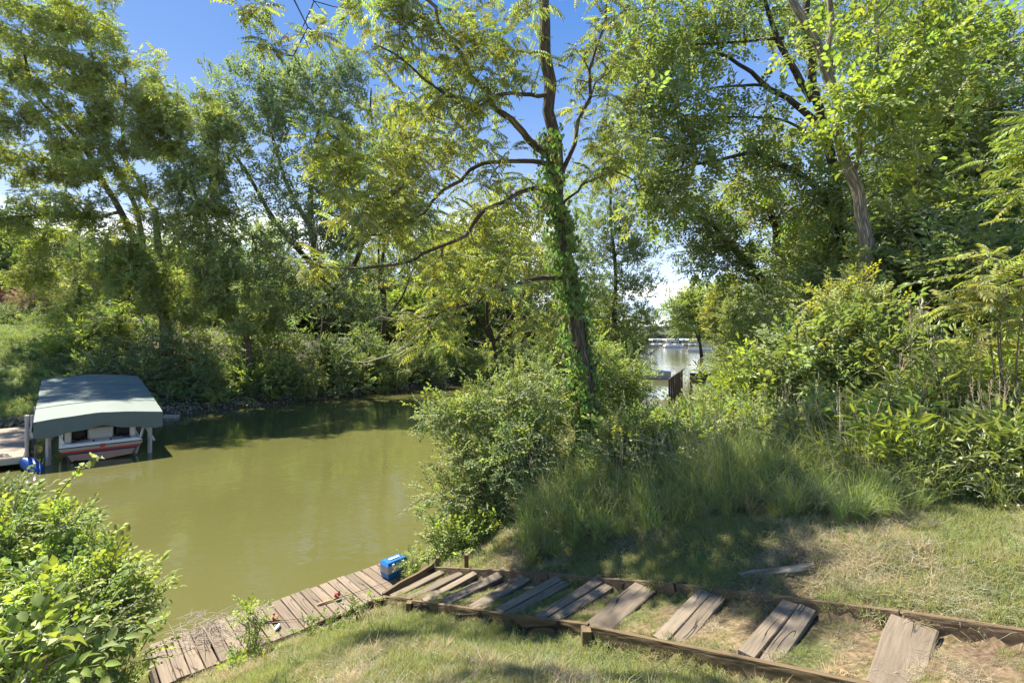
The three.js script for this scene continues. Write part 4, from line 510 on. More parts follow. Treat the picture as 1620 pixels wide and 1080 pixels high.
// ------------------------------------------------------------------ grass
{
  const r = rng(700), tall = [], seedHeads = [];
  const edge = (x) => 6.95 - 0.36 * x + (x > 4.5 ? (x - 4.5) * 0.36 : 0) + noise(x * 1.3, 4) * 0.25;   // where the mown strip ends
  for (let k = 0; k < 1500; k++) { const x = 0.25 + 8.5 * r(), d = 4.6 + 7 * Math.pow(r(), 1.2), g = edge(x); if (d < g || (x < 0.6 && d > 8.6)) continue; const sn = -sdist(SHORE_NEAR, x, d); if (sn < 1.6) continue; const gap = noise(x * 0.8, d * 0.8, 7); if (gap < -0.45) continue; const s = sstep(g - 0.1, g + 1.6, d) * 0.42 + 0.3 + 0.25 * r() + gap * 0.15; const p = G(x, d); tall.push([p, V((r() - 0.5) * 0.35 - 0.12, 1, (r() - 0.5) * 0.35 + 0.1), rdir(r), s, tinted(r, r() < 0.12 ? [0.35, 0.33, 0.14] : TINT.tall, 0.3)]); }
  scatter(scene, 'tall_grass', GEO.tall, M.leaf, tall);
  const tops = GEO.seed = (() => { const m = new MB(), q = rng(3); for (let k = 0; k < 5; k++) { const a = q() * 6.28, b = V(Math.cos(a) * 0.05, 0, Math.sin(a) * 0.05), e = V(Math.cos(a) * 0.25, 1.2 + q() * 0.15, Math.sin(a) * 0.25); rod(m, b, e, 0.0025); for (let j = 0; j < 9; j++) { const o = b.clone().lerp(e, 0.86 + 0.016 * j); blade(m, o, V(Math.cos(j * 2.4) * 0.7, 1, Math.sin(j * 2.4) * 0.7), rdir(q), 0.035, 0.008); } } return [whole(m.build(true))]; })();
  for (let k = 0; k < 130; k++) { const x = 0.3 + 8 * r(), d = 6 + 4.5 * r(); if (d < edge(x) + 0.4 || -sdist(SHORE_NEAR, x, d) < 1.6) continue; seedHeads.push([G(x, d), V((r() - 0.5) * 0.4 - 0.1, 1, (r() - 0.5) * 0.4), rdir(r), 0.75 + 0.35 * r(), tinted(r, [0.46, 0.42, 0.21], 0.2)]); }
  scatter(scene, 'grass_seed_heads', tops, M.leaf, seedHeads);
  const lawn = [], straw = [], mixed = [], weeds = [];
  for (let k = 0; k < 7000; k++) { const d = 2.2 + 7 * Math.pow(r(), 1.1), x = -4.5 + 12 * r(); if (Math.abs(x) > d * 1.12 + 0.4) continue; const sn = -sdist(SHORE_NEAR, x, d); if (sn < 0.5) continue; const [t, v] = stairTV(x, d), inside = t > -0.02 && t < 1.2 && v > -0.1 && v < 1.1; if (inside && r() < 0.5) continue; const g = fbm(x * 0.9, d * 0.9, 1, 4) + 0.5 * fbm(x * 2.6, d * 2.6, 6, 3), green = sstep(-0.22, 0.28, g), p = G(x, d), e = 0.2, n = V(height(x - e, d) - height(x + e, d), 2 * e, height(x, d + e) - height(x, d - e)).normalize(); p.y -= 0.006; const q = r(), s = inside ? 0.55 : 1; if (q < 0.3 + 0.6 * green) lawn.push([p, n, rdir(r), (0.65 + 0.6 * r()) * s, tinted(r, [0.25, 0.28, 0.05], 0.2)]); else if (q < 0.6 + 0.3 * green) mixed.push([p, n, rdir(r), (0.6 + 0.5 * r()) * s, tinted(r, [0.29, 0.26, 0.1], 0.2)]); else if (q < 0.85) straw.push([p, n, rdir(r), (0.55 + 0.5 * r()) * s, tinted(r, [0.45, 0.355, 0.21], 0.2)]); if (k % 12 === 0 && !inside && green > 0.5) weeds.push([p, V((r() - 0.5) * 0.3, 1, (r() - 0.5) * 0.3), rdir(r), 0.5 + 0.5 * r(), tinted(r, [0.16, 0.24, 0.04], 0.25)]); }
  scatter(scene, 'lawn_grass', GEO.lawn, M.leaf, lawn); scatter(scene, 'dry_grass', GEO.straw, M.leaf, straw); scatter(scene, 'mixed_grass', GEO.mixed, M.leaf, mixed); scatter(scene, 'grass_tufts', GEO.weed, M.leaf, weeds);
  const far = []; for (let k = 0; k < 1600; k++) { const d = 21 + 26 * r(), x = -19.5 - (d - 24) - 14 * r(); if (sdist(SHORE_FAR, x, d) < 0.6 || (x / d) < -1.12) continue; far.push([G(x, d), V((r() - 0.5) * 0.5, 1, (r() - 0.5) * 0.5), rdir(r), 1.1 + 0.6 * r(), tinted(r, [0.24, 0.31, 0.055], 0.25)]); } scatter(scene, 'far_lawn_grass', GEO.weedPatch, M.leaf, far);
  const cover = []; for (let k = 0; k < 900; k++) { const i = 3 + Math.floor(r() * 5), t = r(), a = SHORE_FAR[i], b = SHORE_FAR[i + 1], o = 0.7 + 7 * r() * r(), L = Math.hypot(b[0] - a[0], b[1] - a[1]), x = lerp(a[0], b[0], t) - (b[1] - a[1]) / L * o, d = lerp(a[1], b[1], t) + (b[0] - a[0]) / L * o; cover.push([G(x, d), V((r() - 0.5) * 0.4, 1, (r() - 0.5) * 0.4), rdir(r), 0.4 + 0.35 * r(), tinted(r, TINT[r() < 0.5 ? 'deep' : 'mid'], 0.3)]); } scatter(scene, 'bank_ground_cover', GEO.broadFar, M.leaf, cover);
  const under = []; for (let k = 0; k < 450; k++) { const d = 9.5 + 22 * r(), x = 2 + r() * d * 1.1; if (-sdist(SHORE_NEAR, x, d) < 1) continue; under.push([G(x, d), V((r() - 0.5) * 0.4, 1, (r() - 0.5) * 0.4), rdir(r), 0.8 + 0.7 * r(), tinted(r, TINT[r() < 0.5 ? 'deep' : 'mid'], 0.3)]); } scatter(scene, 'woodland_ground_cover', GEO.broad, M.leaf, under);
}
{ // stones at the far water's edge
  const r = rng(31), g = new THREE.IcosahedronGeometry(0.5, 1), p = g.attributes.position; for (let k = 0; k < p.count; k++) { const s = 0.8 + 0.35 * noise(p.getX(k) * 3, p.getY(k) * 3, p.getZ(k) * 3); p.setXYZ(k, p.getX(k) * s, p.getY(k) * s * 0.7, p.getZ(k) * s); } g.computeVertexNormals();
  const list = []; for (let k = 0; k < 1500; k++) { const i = 2 + Math.floor(r() * 5), t = r(), a = SHORE_FAR[i], b = SHORE_FAR[i + 1], L = Math.hypot(b[0] - a[0], b[1] - a[1]), o = 0.05 + 0.7 * r(), x = lerp(a[0], b[0], t) - (b[1] - a[1]) / L * o, d = lerp(a[1], b[1], t) + (b[0] - a[0]) / L * o; list.push([G(x, d), rdir(r), rdir(r), 0.1 + 0.22 * r() * r(), tinted(r, [0.24, 0.21, 0.165], 0.35)]); }
  scatter(scene, 'shore_stones', [g], std({ color: 0xffffff, roughness: 0.95 }), list);
}

// ------------------------------------------------------------------ timber
function plank(L, W, T, seed) { // length along x, top face up, arrised top edges, slightly warped
  const r = rng(seed), m = new MB(), S = 3, prof = [[-0.5, -1], [-0.5, -0.15], [-0.46, 0], [0.46, 0], [0.5, -0.15], [0.5, -1]], u0 = r() * 7, v0 = r() * 7, ring = [];
  for (let s = 0; s <= S; s++) { const x = (s / S - 0.5) * L, wy = (r() - 0.5) * T * 0.12, wz = (r() - 0.5) * W * 0.04, row = []; for (let k = 0; k < 6; k++) row.push(V(x + (s % S === 0 ? (r() - 0.5) * 0.012 : 0), prof[k][1] * T + wy, prof[k][0] * W + wz)); ring.push(row); }
  for (let k = 0; k < 6; k++) { const k2 = (k + 1) % 6; for (let s = 0; s < S; s++) { const q = [ring[s][k], ring[s + 1][k], ring[s + 1][k2], ring[s][k2]], n = q[1].clone().sub(q[0]).cross(q[3].clone().sub(q[0])).normalize(); const per = [0, 0.05, 0.07, 0.27, 0.29, 0.33], b = q.map((e, j) => m.vert(e.x, e.y, e.z, n.x, n.y, n.z, u0 + e.x * 0.8, v0 + (per[j < 2 ? k : k2] + (j > 1 && k === 5 ? 0.4 : 0)) * 1.2)); m.quad(...b); } }
  for (const [s, o] of [[0, [0, 1, 2, 3, 4, 5]], [S, [5, 4, 3, 2, 1, 0]]]) m.face(...o.map((k) => ring[s][k].clone()));
  return m.build();
}
function place(mesh, a, b, up = V(0, 1, 0)) { const x = b.clone().sub(a).normalize(), z = x.clone().cross(up).normalize(), y = z.clone().cross(x); mesh.position.copy(a).add(b).multiplyScalar(0.5); mesh.quaternion.setFromRotationMatrix(new THREE.Matrix4().makeBasis(x, y, z)); return mesh; }
{ // dock
  const A = V(-4.9, 0.35, -6.52), u = V(0.727, 0, -0.687), v = V(0.687, 0, 0.727), t = thing('wooden_dock', 'weathered plank dock along the near bank of the canal', 'dock', V(-3.3, 0, -7.4)), rel = (q) => q.clone().sub(t.position), r = rng(801), geos = [1, 2, 3, 4, 5].map((s) => plank(1.06, 0.139, 0.035, s));
  for (let k = 0; k < 23; k++) { const s = 0.075 + k * 0.1525, off = (r() - 0.5) * 0.03, a = A.clone().addScaledVector(u, s).addScaledVector(v, off - 0.01), b = a.clone().addScaledVector(v, 1.06).addScaledVector(u, (r() - 0.5) * 0.012); a.y += (r() - 0.5) * 0.01; place(part(t, 'plank', geos[k % 5], M.dock[Math.floor(r() * 3)]), rel(a), rel(b)); }
  for (const o of [0.05, 0.5, 0.97]) { const m = new MB(), a = A.clone().addScaledVector(v, o); a.y -= 0.13; m.bar(rel(a), rel(a.clone().addScaledVector(u, 3.52)), 0.04, 0.17); part(t, 'stringer', m.build(), M.dockDark); }
  { const m = new MB(), a = A.clone().addScaledVector(u, -0.022); a.y -= 0.115; m.bar(rel(a), rel(a.clone().addScaledVector(v, 1.04)), 0.035, 0.17); part(t, 'end_board', m.build(), M.dockDark); }
  for (const [s, o] of [[0.12, 0.12], [0.12, 0.9], [1.8, 0.1], [1.8, 0.92], [3.4, 0.1], [3.4, 0.92]]) { const m = new MB(), a = A.clone().addScaledVector(u, s).addScaledVector(v, o); a.y = 0.3; const b = a.clone(); b.y = Math.min(-0.4, height(a.x, -a.z) - 0.1); m.bar(rel(b), rel(a), 0.09); part(t, 'post', m.build(), M.dockDark); }
  // heap of dry brush at the near end
  const h = thing('dry_brush_heap', 'heap of dry grey twigs on the near end of the dock', 'brush heap', A.clone().addScaledVector(u, 0.7).addScaledVector(v, 0.3)), m = new MB(); for (let k = 0; k < 170; k++) { const a = V((r() - 0.5) * 1.1, 0.01 + r() * 0.12, (r() - 0.5) * 0.7), e = a.clone().add(V((r() - 0.5) * 0.6, (r() - 0.4) * 0.08, (r() - 0.5) * 0.6)); if (e.y < 0.008) e.y = 0.01; m.tube([a, a.clone().lerp(e, 0.5).add(V(0, 0.015, 0)), e], [0.004, 0.0035, 0.0015], 3); } const q = part(h, 'twigs', m.build(), std({ color: rgb(0.36, 0.31, 0.25) })); q.userData.kind = 'stuff';
  // things lying on the dock
  const on = (s, o, y = 0.353) => { const a = A.clone().addScaledVector(u, s).addScaledVector(v, o); a.y = y; return a; };
  const box = thing('tackle_box', 'blue and grey plastic tackle box at the end of the dock', 'tackle box', on(3.38, 0.55), 0.86);
  const tap = (w0, d0, w1, d1, y0, y1) => { const b = new MB(), c = (w, d, y) => [V(-w, y, d), V(w, y, d), V(w, y, -d), V(-w, y, -d)], lo = c(w0 / 2, d0 / 2, y0), hi = c(w1 / 2, d1 / 2, y1); for (let k = 0; k < 4; k++) b.face(lo[k], lo[(k + 1) % 4], hi[(k + 1) % 4], hi[k]); b.face(...hi); b.face(...lo.slice().reverse()); return b.build(); };
  part(box, 'base', tap(0.36, 0.2, 0.4, 0.235, 0, 0.11), M.blue); part(box, 'middle', tap(0.41, 0.245, 0.4, 0.235, 0.111, 0.235), M.grey); const lid = part(box, 'lid', tap(0.42, 0.255, 0.36, 0.19, 0.236, 0.285), M.blue);
  { const b = new MB(); b.box(V(0, 0.293, 0), V(0.2, 0.014, 0.05)); part(lid, 'handle', b.build(), M.white); const c = new MB(); for (const s of [-1, 1]) c.box(V(s * 0.1, 0.225, 0.126), V(0.045, 0.06, 0.014)); part(box, 'latch', c.build(), M.white); }
  function rodAndReel(p, dir, label, cork, tipLen) {
    const t2 = thing('fishing_rod', label, 'fishing rod', p), d = dir.clone().normalize(), sd = V(-d.z, 0, d.x); const m1 = new MB(); m1.tube([V(0, 0.02, 0), d.clone().multiplyScalar(0.1).setY(0.021), d.clone().multiplyScalar(0.24).setY(0.022)], [0.014, 0.0165, 0.014], 8); part(t2, 'grip', m1.build(), cork ? M.cork : M.black);
    const m2 = new MB(); m2.tube([d.clone().multiplyScalar(0.24).setY(0.022), d.clone().multiplyScalar(0.36).setY(0.022), d.clone().multiplyScalar(0.38).setY(0.022)], [0.012, 0.011, 0.006], 8); part(t2, 'reel_seat', m2.build(), M.black);
    const m3 = new MB(); m3.tube([d.clone().multiplyScalar(0.38).setY(0.022), d.clone().multiplyScalar(tipLen).setY(0.03)], [0.005, 0.002], 5); part(t2, 'blank', m3.build(), M.black);
    const c = d.clone().multiplyScalar(0.3); c.y = 0.075; const m4 = new MB(); m4.tube([c.clone().addScaledVector(d, -0.045), c.clone().addScaledVector(d, -0.02), c.clone().addScaledVector(d, 0.02), c.clone().addScaledVector(d, 0.045)], [0.018, 0.034, 0.03, 0.026], 10); m4.bar(c, d.clone().multiplyScalar(0.3).setY(0.03), 0.016); const reel = part(t2, 'reel', m4.build(), M.reelRed);
    const m5 = new MB(); m5.bar(c, c.clone().addScaledVector(sd, 0.07), 0.009); m5.bar(c.clone().addScaledVector(sd, 0.07), c.clone().addScaledVector(sd, 0.07).add(V(0.01, 0.06, 0)), 0.009); m5.box(c.clone().addScaledVector(sd, 0.07).add(V(0.012, 0.075, 0)), V(0.022, 0.035, 0.022)); part(reel, 'crank', m5.build(), M.black);
    return t2;
  }
  rodAndReel(on(2.02, 0.62), u.clone().multiplyScalar(0.97).addScaledVector(v, 0.12), 'fishing rod with cork grip and red reel, nearer the tackle box', true, 1.5);
  rodAndReel(on(1.16, 0.45), v.clone().multiplyScalar(0.5).addScaledVector(u, 0.7), 'fishing rod with red reel lying mid-dock beside a white float', false, 1.3);
  const fl = thing('fishing_float', 'small white float on the dock beside the mid-dock red reel', 'float', on(1.38, 0.82)); const m6 = new MB(); m6.tube([V(0, 0.03, -0.07), V(0, 0.03, -0.05), V(0, 0.03, 0), V(0, 0.03, 0.05), V(0, 0.03, 0.07)], [0.008, 0.022, 0.03, 0.022, 0.008], 9); part(fl, 'body', m6.build(), M.white);
}
{ // garden steps: two board rails, pairs of tread boards, stakes
  const U = V(ST.ux, 0, -ST.ud), W = V(-0.6945, 0, 0.7195), at = (t, v, dy = 0) => { const p = V(ST.ax, 0, -ST.ad).addScaledVector(U, t * ST.len).addScaledVector(W, v); p.y = railY(t) - 0.09 * v + dy; return p; };
  const root = thing('garden_steps', 'weathered timber steps with board rails running down to the dock', 'steps', G(ST.ax, ST.ad)), rel = (q) => q.clone().sub(root.position), r = rng(811);
  const rails = [[0, [-0.01, 0.13, 0.36, 0.62, 0.9, 1.2]], [1, [-0.005, 0.11, 0.56, 0.92, 1.2]]];
  for (const [v, ts] of rails) for (let k = 0; k < ts.length - 1; k++) { const a = at(ts[k] + 0.002, v, -0.0), b = at(ts[k + 1] - 0.002, v, (r() - 0.5) * 0.02), L = a.distanceTo(b); a.addScaledVector(W, (r() - 0.5) * 0.02); place(part(root, 'rail_board', plank(L, 0.048, 0.23, 830 + k + v * 20), v ? M.rail : M.railTop), rel(a), rel(b)); }
  { const a = at(0.0, 0.02, 0.06), b = at(0.0, 0.98, 0.0); place(part(root, 'end_board', plank(0.96, 0.05, 0.2, 850), M.railTop), rel(a).addScaledVector(U, -0.06), rel(b).addScaledVector(U, -0.06)); }
  const treads = [[0.03, 0.015, 0.15], [0.1, 0.08, 0.14], [0.15, 0.135, 0.13], [0.23, 0.2, 0.17], [0.305, 0.295, 0.2], [0.4, 0.372, 0.28], [0.49, 0.467, 0.28], [0.57, 0.565, 0.26], [0.68, 0.673, 0.28], [0.795, 0.783, 0.28], [0.912, 0.905, 0.3], [1.04, 1.035, 0.3]];
  treads.forEach(([t0, t1, w], k) => { const n = w > 0.21 && k % 3 !== 1 ? 2 : 1, bw = w / n - 0.006; for (let j = 0; j < n; j++) { const o = n === 2 ? (j - 0.5) * (bw + 0.006) : 0; const a = at(t0, 0.035, -0.05).addScaledVector(U, o), b = at(t1, 0.965 - (j ? 0.0 : 0.05) * r(), -0.05).addScaledVector(U, o + (r() - 0.5) * 0.015); a.y += (r() - 0.5) * 0.02; b.y += (r() - 0.5) * 0.02; const m = place(part(root, 'tread_board', plank(a.distanceTo(b), bw, 0.05, 860 + k * 2 + j), M.tread[(k + j * 2) % 3]), rel(a), rel(b)); m.rotateX((r() - 0.5) * 0.1); } });
  for (const [t, v, up, w] of [[-0.004, -0.05, 0.14, 0.07], [0.105, -0.055, 0.2, 0.075], [0.0, 1.06, 0.0, 0.08], [0.115, 1.06, -0.01, 0.09], [0.56, 1.06, 0.005, 0.11], [0.93, 1.065, -0.02, 0.09]]) { const m = new MB(), a = at(t, v, up), b = a.clone(); b.y -= 0.62; m.bar(rel(b), rel(a), w, w * 0.8); part(root, 'stake', m.build(), M.rail); }
}
{ // fallen log at the edge of the tall grass
  const a = P(1172, 838, 4.95), b = P(1290, 850, 4.75), n = curve([a, a.clone().lerp(b, 0.5).add(V(0, 0.01, 0)), b], 10); n.forEach((p) => { p.y = height(p.x, -p.z) + 0.035; }); const t = thing('fallen_log', 'weathered grey log lying at the edge of the tall grass', 'log', n[0].clone()), m = new MB(); m.tube(n.map((p) => p.clone().sub(t.position)), n.map((_, k) => 0.05 + 0.008 * noise(k * 0.8, 2)), 9); part(t, 'trunk', m.build(), M.barkPale);
}

// ------------------------------------------------------------------ boat lift, boat and dock across the canal
const FR = V(-13.6, 0, -18.8), FL = V(-16.3, 0, -16.45), AX = V(-0.68, 0, -0.733), WX = FL.clone().sub(FR).normalize();
{
  const Wd = FL.distanceTo(FR), L = 8.6, N = 18, K = 12, o = FR.clone(), t = thing('boat_lift', 'boat lift with a peaked grey green fabric canopy on metal posts', 'boat lift', o), fabricBump = texture(256, 256, (u, v) => 0.5 + 0.4 * tnoise(u, v, 4, 3, 4), false), m = new MB();
  const canvas = std({ color: rgb(0.115, 0.15, 0.13), roughness: 0.75, bumpMap: fabricBump, bumpScale: 0.02, side: THREE.DoubleSide });
  const top = (a, b) => { const y = lerp(1.6, 2.5, Math.pow(b, 0.85)) + 0.17 * (1 - Math.abs(a * 2 - 1) ** 1.3) - 0.05 * Math.abs(Math.sin(b * Math.PI * 5)) * (0.3 + Math.sin(a * Math.PI)) + 0.02 * noise(a * 7, b * 12, 2); return WX.clone().multiplyScalar(a * Wd).addScaledVector(AX, b * L).setY(y); };
  for (let j = 0; j <= N; j++) for (let i = 0; i <= K; i++) { const p = top(i / K, j / N); m.vert(p.x, p.y, p.z, 0, 1, 0, i / K * 3, j / N * 7); } for (let j = 0; j < N; j++) for (let i = 0; i < K; i++) { const a = j * (K + 1) + i; m.quad(a, a + K + 1, a + K + 2, a + 1); }
  const canopy = part(t, 'canopy', m.build(true), canvas);
  const skirt = (list, out, drop, seed) => { const s = new MB(), R = 4; list.forEach((p, k) => { for (let q = 0; q <= R; q++) { const f = q / R, w = noise(k * 0.7, q * 0.6, seed) * 0.07 * f; s.vert(p.x + out.x * (0.012 + w + 0.04 * f), p.y + 0.004 - f * drop(k / (list.length - 1)), p.z + out.z * (0.012 + w + 0.04 * f), 0, 0, 0, k * 0.3, f); } }); for (let k = 0; k < list.length - 1; k++) for (let q = 0; q < R; q++) { const a = k * (R + 1) + q; s.quad(a, a + 1, a + R + 2, a + R + 1); } part(canopy, 'skirt', s.build(true), canvas); };
  for (const b of [0.22, 0.44, 0.66, 0.88]) { const e = new MB(); e.tube(Array.from({ length: 13 }, (_, k) => top(k / 12, b).add(V(0, 0.006, 0))), Array(13).fill(0.013), 5); part(canopy, 'seam', e.build(), canvas); }
  const row = (f, n) => Array.from({ length: n + 1 }, (_, k) => f(k / n));
  skirt(row((a) => top(a, 0), 16), AX.clone().negate(), (a) => 0.55 + 0.06 * Math.sin(a * 9) + 0.03 * Math.sin(a * 23), 1); skirt(row((b) => top(1, b), 20), WX, (b) => 0.55 + 0.05 * Math.sin(b * 21), 2); skirt(row((b) => top(0, b), 20), WX.clone().negate(), (b) => 0.5 + 0.05 * Math.sin(b * 19), 3); skirt(row((a) => top(a, 1), 12), AX, () => 0.5, 4);
  const at = (a, b, y) => WX.clone().multiplyScalar(a * Wd).addScaledVector(AX, b).setY(y);
  for (const a of [0.1, 0.9]) for (const b of [0.35, 6.2]) { const p = new MB(); p.bar(at(a, b, -1), at(a, b, b < 1 ? 1.55 : 2.0), 0.1, 0.1); part(t, 'post', p.build(), M.galv); const h = new MB(); for (let k = 0; k < 14; k++) h.box(at(a, b, 0.1 + k * 0.09).addScaledVector(AX, -0.051), V(0.03, 0.035, 0.01)); part(t, 'post_hole', h.build(), M.black).userData.kind = 'stuff'; }
  for (const b of [0.35, 6.2]) { const p = new MB(); p.bar(at(0.1, b, -0.25), at(0.9, b, -0.25), 0.1, 0.14); part(t, 'cross_beam', p.build(), M.galv); }
  for (const [a, a2] of [[0.72, 0.84], [0.22, 0.14]]) { const p = new MB(); p.bar(at(a, 0.3, 0.05), at(a2, 0.4, 1.25), 0.07, 0.05); part(t, 'guide_board', p.build(), M.alu); } { const p = new MB(); p.bar(at(0.06, 0.45, 0.45), at(0.15, 1.3, 1.2), 0.06, 0.05); part(t, 'brace', p.build(), M.white); }
  for (const a of [0.33, 0.67]) { const p = new MB(); p.bar(at(a, 0.3, -0.1), at(a, 6.4, -0.1), 0.1, 0.1); part(t, 'bunk', p.build(), M.dockDark); }
  for (const a of [0.03, 0.5, 0.97]) { const p = new MB(); p.tube(Array.from({ length: 9 }, (_, k) => top(a, k / 8).add(V(0, -0.08, 0))), Array(9).fill(0.025), 5); part(t, 'canopy_pole', p.build(), M.alu); }
}
{ // speedboat on the lift, stern towards the canal
  const o = FR.clone().addScaledVector(WX, 1.78).addScaledVector(AX, 0.15), t = thing('speedboat', 'white speedboat with red and navy stripes, stern showing under the canopy', 'boat', o), S = 14, L = 6.2;
  const sec = (s) => { const b = 1.18 * (s < 0.5 ? 1 : Math.sqrt(Math.max(0.0004, 1 - ((s - 0.5) / 0.5) ** 2))), rise = 0.28 * s * s; return [[0, 0.02 + rise * 1.6], [b * 0.72, 0.1 + rise * 1.3], [b * 0.8, 0.3 + rise], [b * 0.93, 0.37 + rise], [b * 0.96, 0.44 + rise], [b, 0.56 + rise], [b * 0.99, 0.6 + rise], [b * 0.9, 0.68 + rise]]; };
  const w = (x, y, s) => WX.clone().multiplyScalar(x).addScaledVector(AX, s * L + (y > 0.5 && s === 0 ? -0.12 : 0)).setY(y);
  const band = (name, j, mat) => { const m = new MB(); for (const e of [-1, 1]) for (let k = 0; k < S; k++) { const a = sec(k / S), b = sec((k + 1) / S), q = [w(e * a[j][0], a[j][1], k / S), w(e * b[j][0], b[j][1], (k + 1) / S), w(e * b[j + 1][0], b[j + 1][1], (k + 1) / S), w(e * a[j + 1][0], a[j + 1][1], k / S)]; if (e < 0) q.reverse(); m.face(...q); } const a = sec(0); const z = [w(-a[j][0], a[j][1], 0), w(a[j][0], a[j][1], 0), w(a[j + 1][0], a[j + 1][1], 0), w(-a[j + 1][0], a[j + 1][1], 0)]; if (a[j][0] < 0.01) z.splice(0, 1); m.face(...z); return part(t, name, m.build(), mat); };
  band('hull_bottom', 0, M.tan); band('hull_bottom', 1, M.tan); band('navy_stripe', 2, M.navy); band('red_stripe', 3, M.red); band('hull_side', 4, M.white); band('rub_rail', 5, M.black); band('gunwale', 6, M.white);
  const box = (name, x0, x1, y0, y1, s0, s1, mat, rr = 0.04, parent = t) => { const g = new RoundedBoxGeometry(x1 - x0, y1 - y0, s1 - s0, 2, rr), q = part(parent, name, g, mat); q.position.copy(WX.clone().multiplyScalar((x0 + x1) / 2).addScaledVector(AX, (s0 + s1) / 2).setY((y0 + y1) / 2)); q.quaternion.setFromRotationMatrix(new THREE.Matrix4().makeBasis(WX, V(0, 1, 0), WX.clone().cross(V(0, 1, 0)))); return q; };
  box('swim_platform', -1.06, 1.06, 0.64, 0.7, -0.1, 0.75, M.white, 0.02); box('engine_hatch', -0.38, 0.38, 0.69, 1.12, 0.7, 1.6, M.white, 0.08); box('seat', -1.0, -0.42, 0.7, 1.08, 0.72, 1.5, M.black, 0.08); box('seat', 0.42, 1.0, 0.7, 1.08, 0.72, 1.5, M.black, 0.08); box('deck', -0.95, 0.95, 0.66, 0.72, 1.5, 3.0, M.black, 0.02); box('foredeck', -0.6, 0.6, 0.72, 0.92, 3.2, 5.0, M.white, 0.08); box('windscreen', -0.8, 0.8, 0.75, 1.2, 2.95, 3.05, M.glass, 0.02);
  for (const x of [-0.92, 0.92]) box('corner_pad', x - 0.09, x + 0.09, 0.69, 1.12, 0.35, 0.7, M.white, 0.05);
  for (const s of [-1, 1]) { const m = new MB(); m.tube([w(s * 0.5, 0.84, 0.115), w(s * 0.62, 0.725, 0.08), w(s * 0.82, 0.715, 0.03)], [0.022, 0.022, 0.022], 6); part(t, 'strap', m.build(), M.black); box('cleat', s * 0.24 - 0.03, s * 0.24 + 0.03, 0.7, 0.77, -0.02, 0.06, M.black, 0.01); }
  box('boarding_step', -0.07, 0.07, 0.5, 0.62, -0.16, -0.1, M.red, 0.01);
}
{ // light-coloured dock beside the lift
  const c0 = V(-16.75, 0.42, -16.55), t = thing('pale_dock', 'pale decked dock at the left edge beside the boat lift', 'dock', c0.clone()), n = 34, g = plank(3.2, 0.22, 0.03, 5); const mt = [std({ color: rgb(0.56, 0.53, 0.5), map: woodCol }), std({ color: rgb(0.62, 0.59, 0.56), map: woodCol })];
  for (let k = 0; k < n; k++) place(part(t, 'plank', g, mt[k % 2]), AX.clone().multiplyScalar(0.11 + k * 0.227), AX.clone().multiplyScalar(0.11 + k * 0.227).addScaledVector(WX, 3.2)); const m = new MB(); m.bar(V(0, -0.13, 0), WX.clone().multiplyScalar(3.2).setY(-0.13), 0.06, 0.2); part(t, 'fascia', m.build(), std({ color: rgb(0.4, 0.38, 0.3) })); for (const a of [0, 3.2]) { const s = new MB(); s.bar(WX.clone().multiplyScalar(a).setY(-0.13), WX.clone().multiplyScalar(a).addScaledVector(AX, 7.7).setY(-0.13), 0.05, 0.2); part(t, 'stringer', s.build(), M.dockDark); }
  for (const [b, h] of [[0.1, 1.35], [4, 0.9], [7.2, 0.9]]) { const s = new MB(), p = AX.clone().multiplyScalar(b).addScaledVector(WX, -0.09); s.tube([p.clone().setY(-1.3), p.clone().setY(h)], [0.055, 0.055], 10); const q = part(t, 'pipe_post', s.build(), M.galv); const c = new MB(); c.tube([p.clone().setY(h), p.clone().setY(h + 0.03)], [0.065, 0.065], 10); part(q, 'cap', c.build(), M.alu); }
  const f = thing('blue_float', 'blue plastic drum float bobbing between pale dock and speedboat', 'float', V(-16.25, 0.0, -16.35)), s = new MB(); s.tube([V(-0.42, 0.32, -0.1), V(-0.38, 0.3, -0.1), V(-0.2, 0.22, -0.05), V(0.1, 0.09, 0), V(0.3, 0.0, 0.05), V(0.36, -0.03, 0.05)], [0.03, 0.12, 0.2, 0.21, 0.15, 0.04], 12); part(f, 'drum', s.build(), M.blueBarrel);
  const ro = thing('coiled_rope', 'dark tangled rope lying on the edge of the pale dock', 'rope', c0.clone().addScaledVector(WX, 0.45).addScaledVector(AX, 0.3)), q = [], r = rng(17); for (let k = 0; k < 40; k++) q.push(V(Math.cos(k * 0.7) * 0.2 + (r() - 0.5) * 0.2 - k * 0.012, 0.025 + r() * 0.05, Math.sin(k * 0.7) * 0.12)); const rm = new MB(); rm.tube(q, q.map(() => 0.018), 5); part(ro, 'rope', rm.build(), M.black);
  const sp = thing('shore_slab', 'small pale slab at the water edge right of the boat canopy', 'slab', P(268, 665, 27)); sp.position.y = 0.06; part(sp, 'slab', new RoundedBoxGeometry(0.8, 0.16, 0.5, 2, 0.03), M.stone);
}
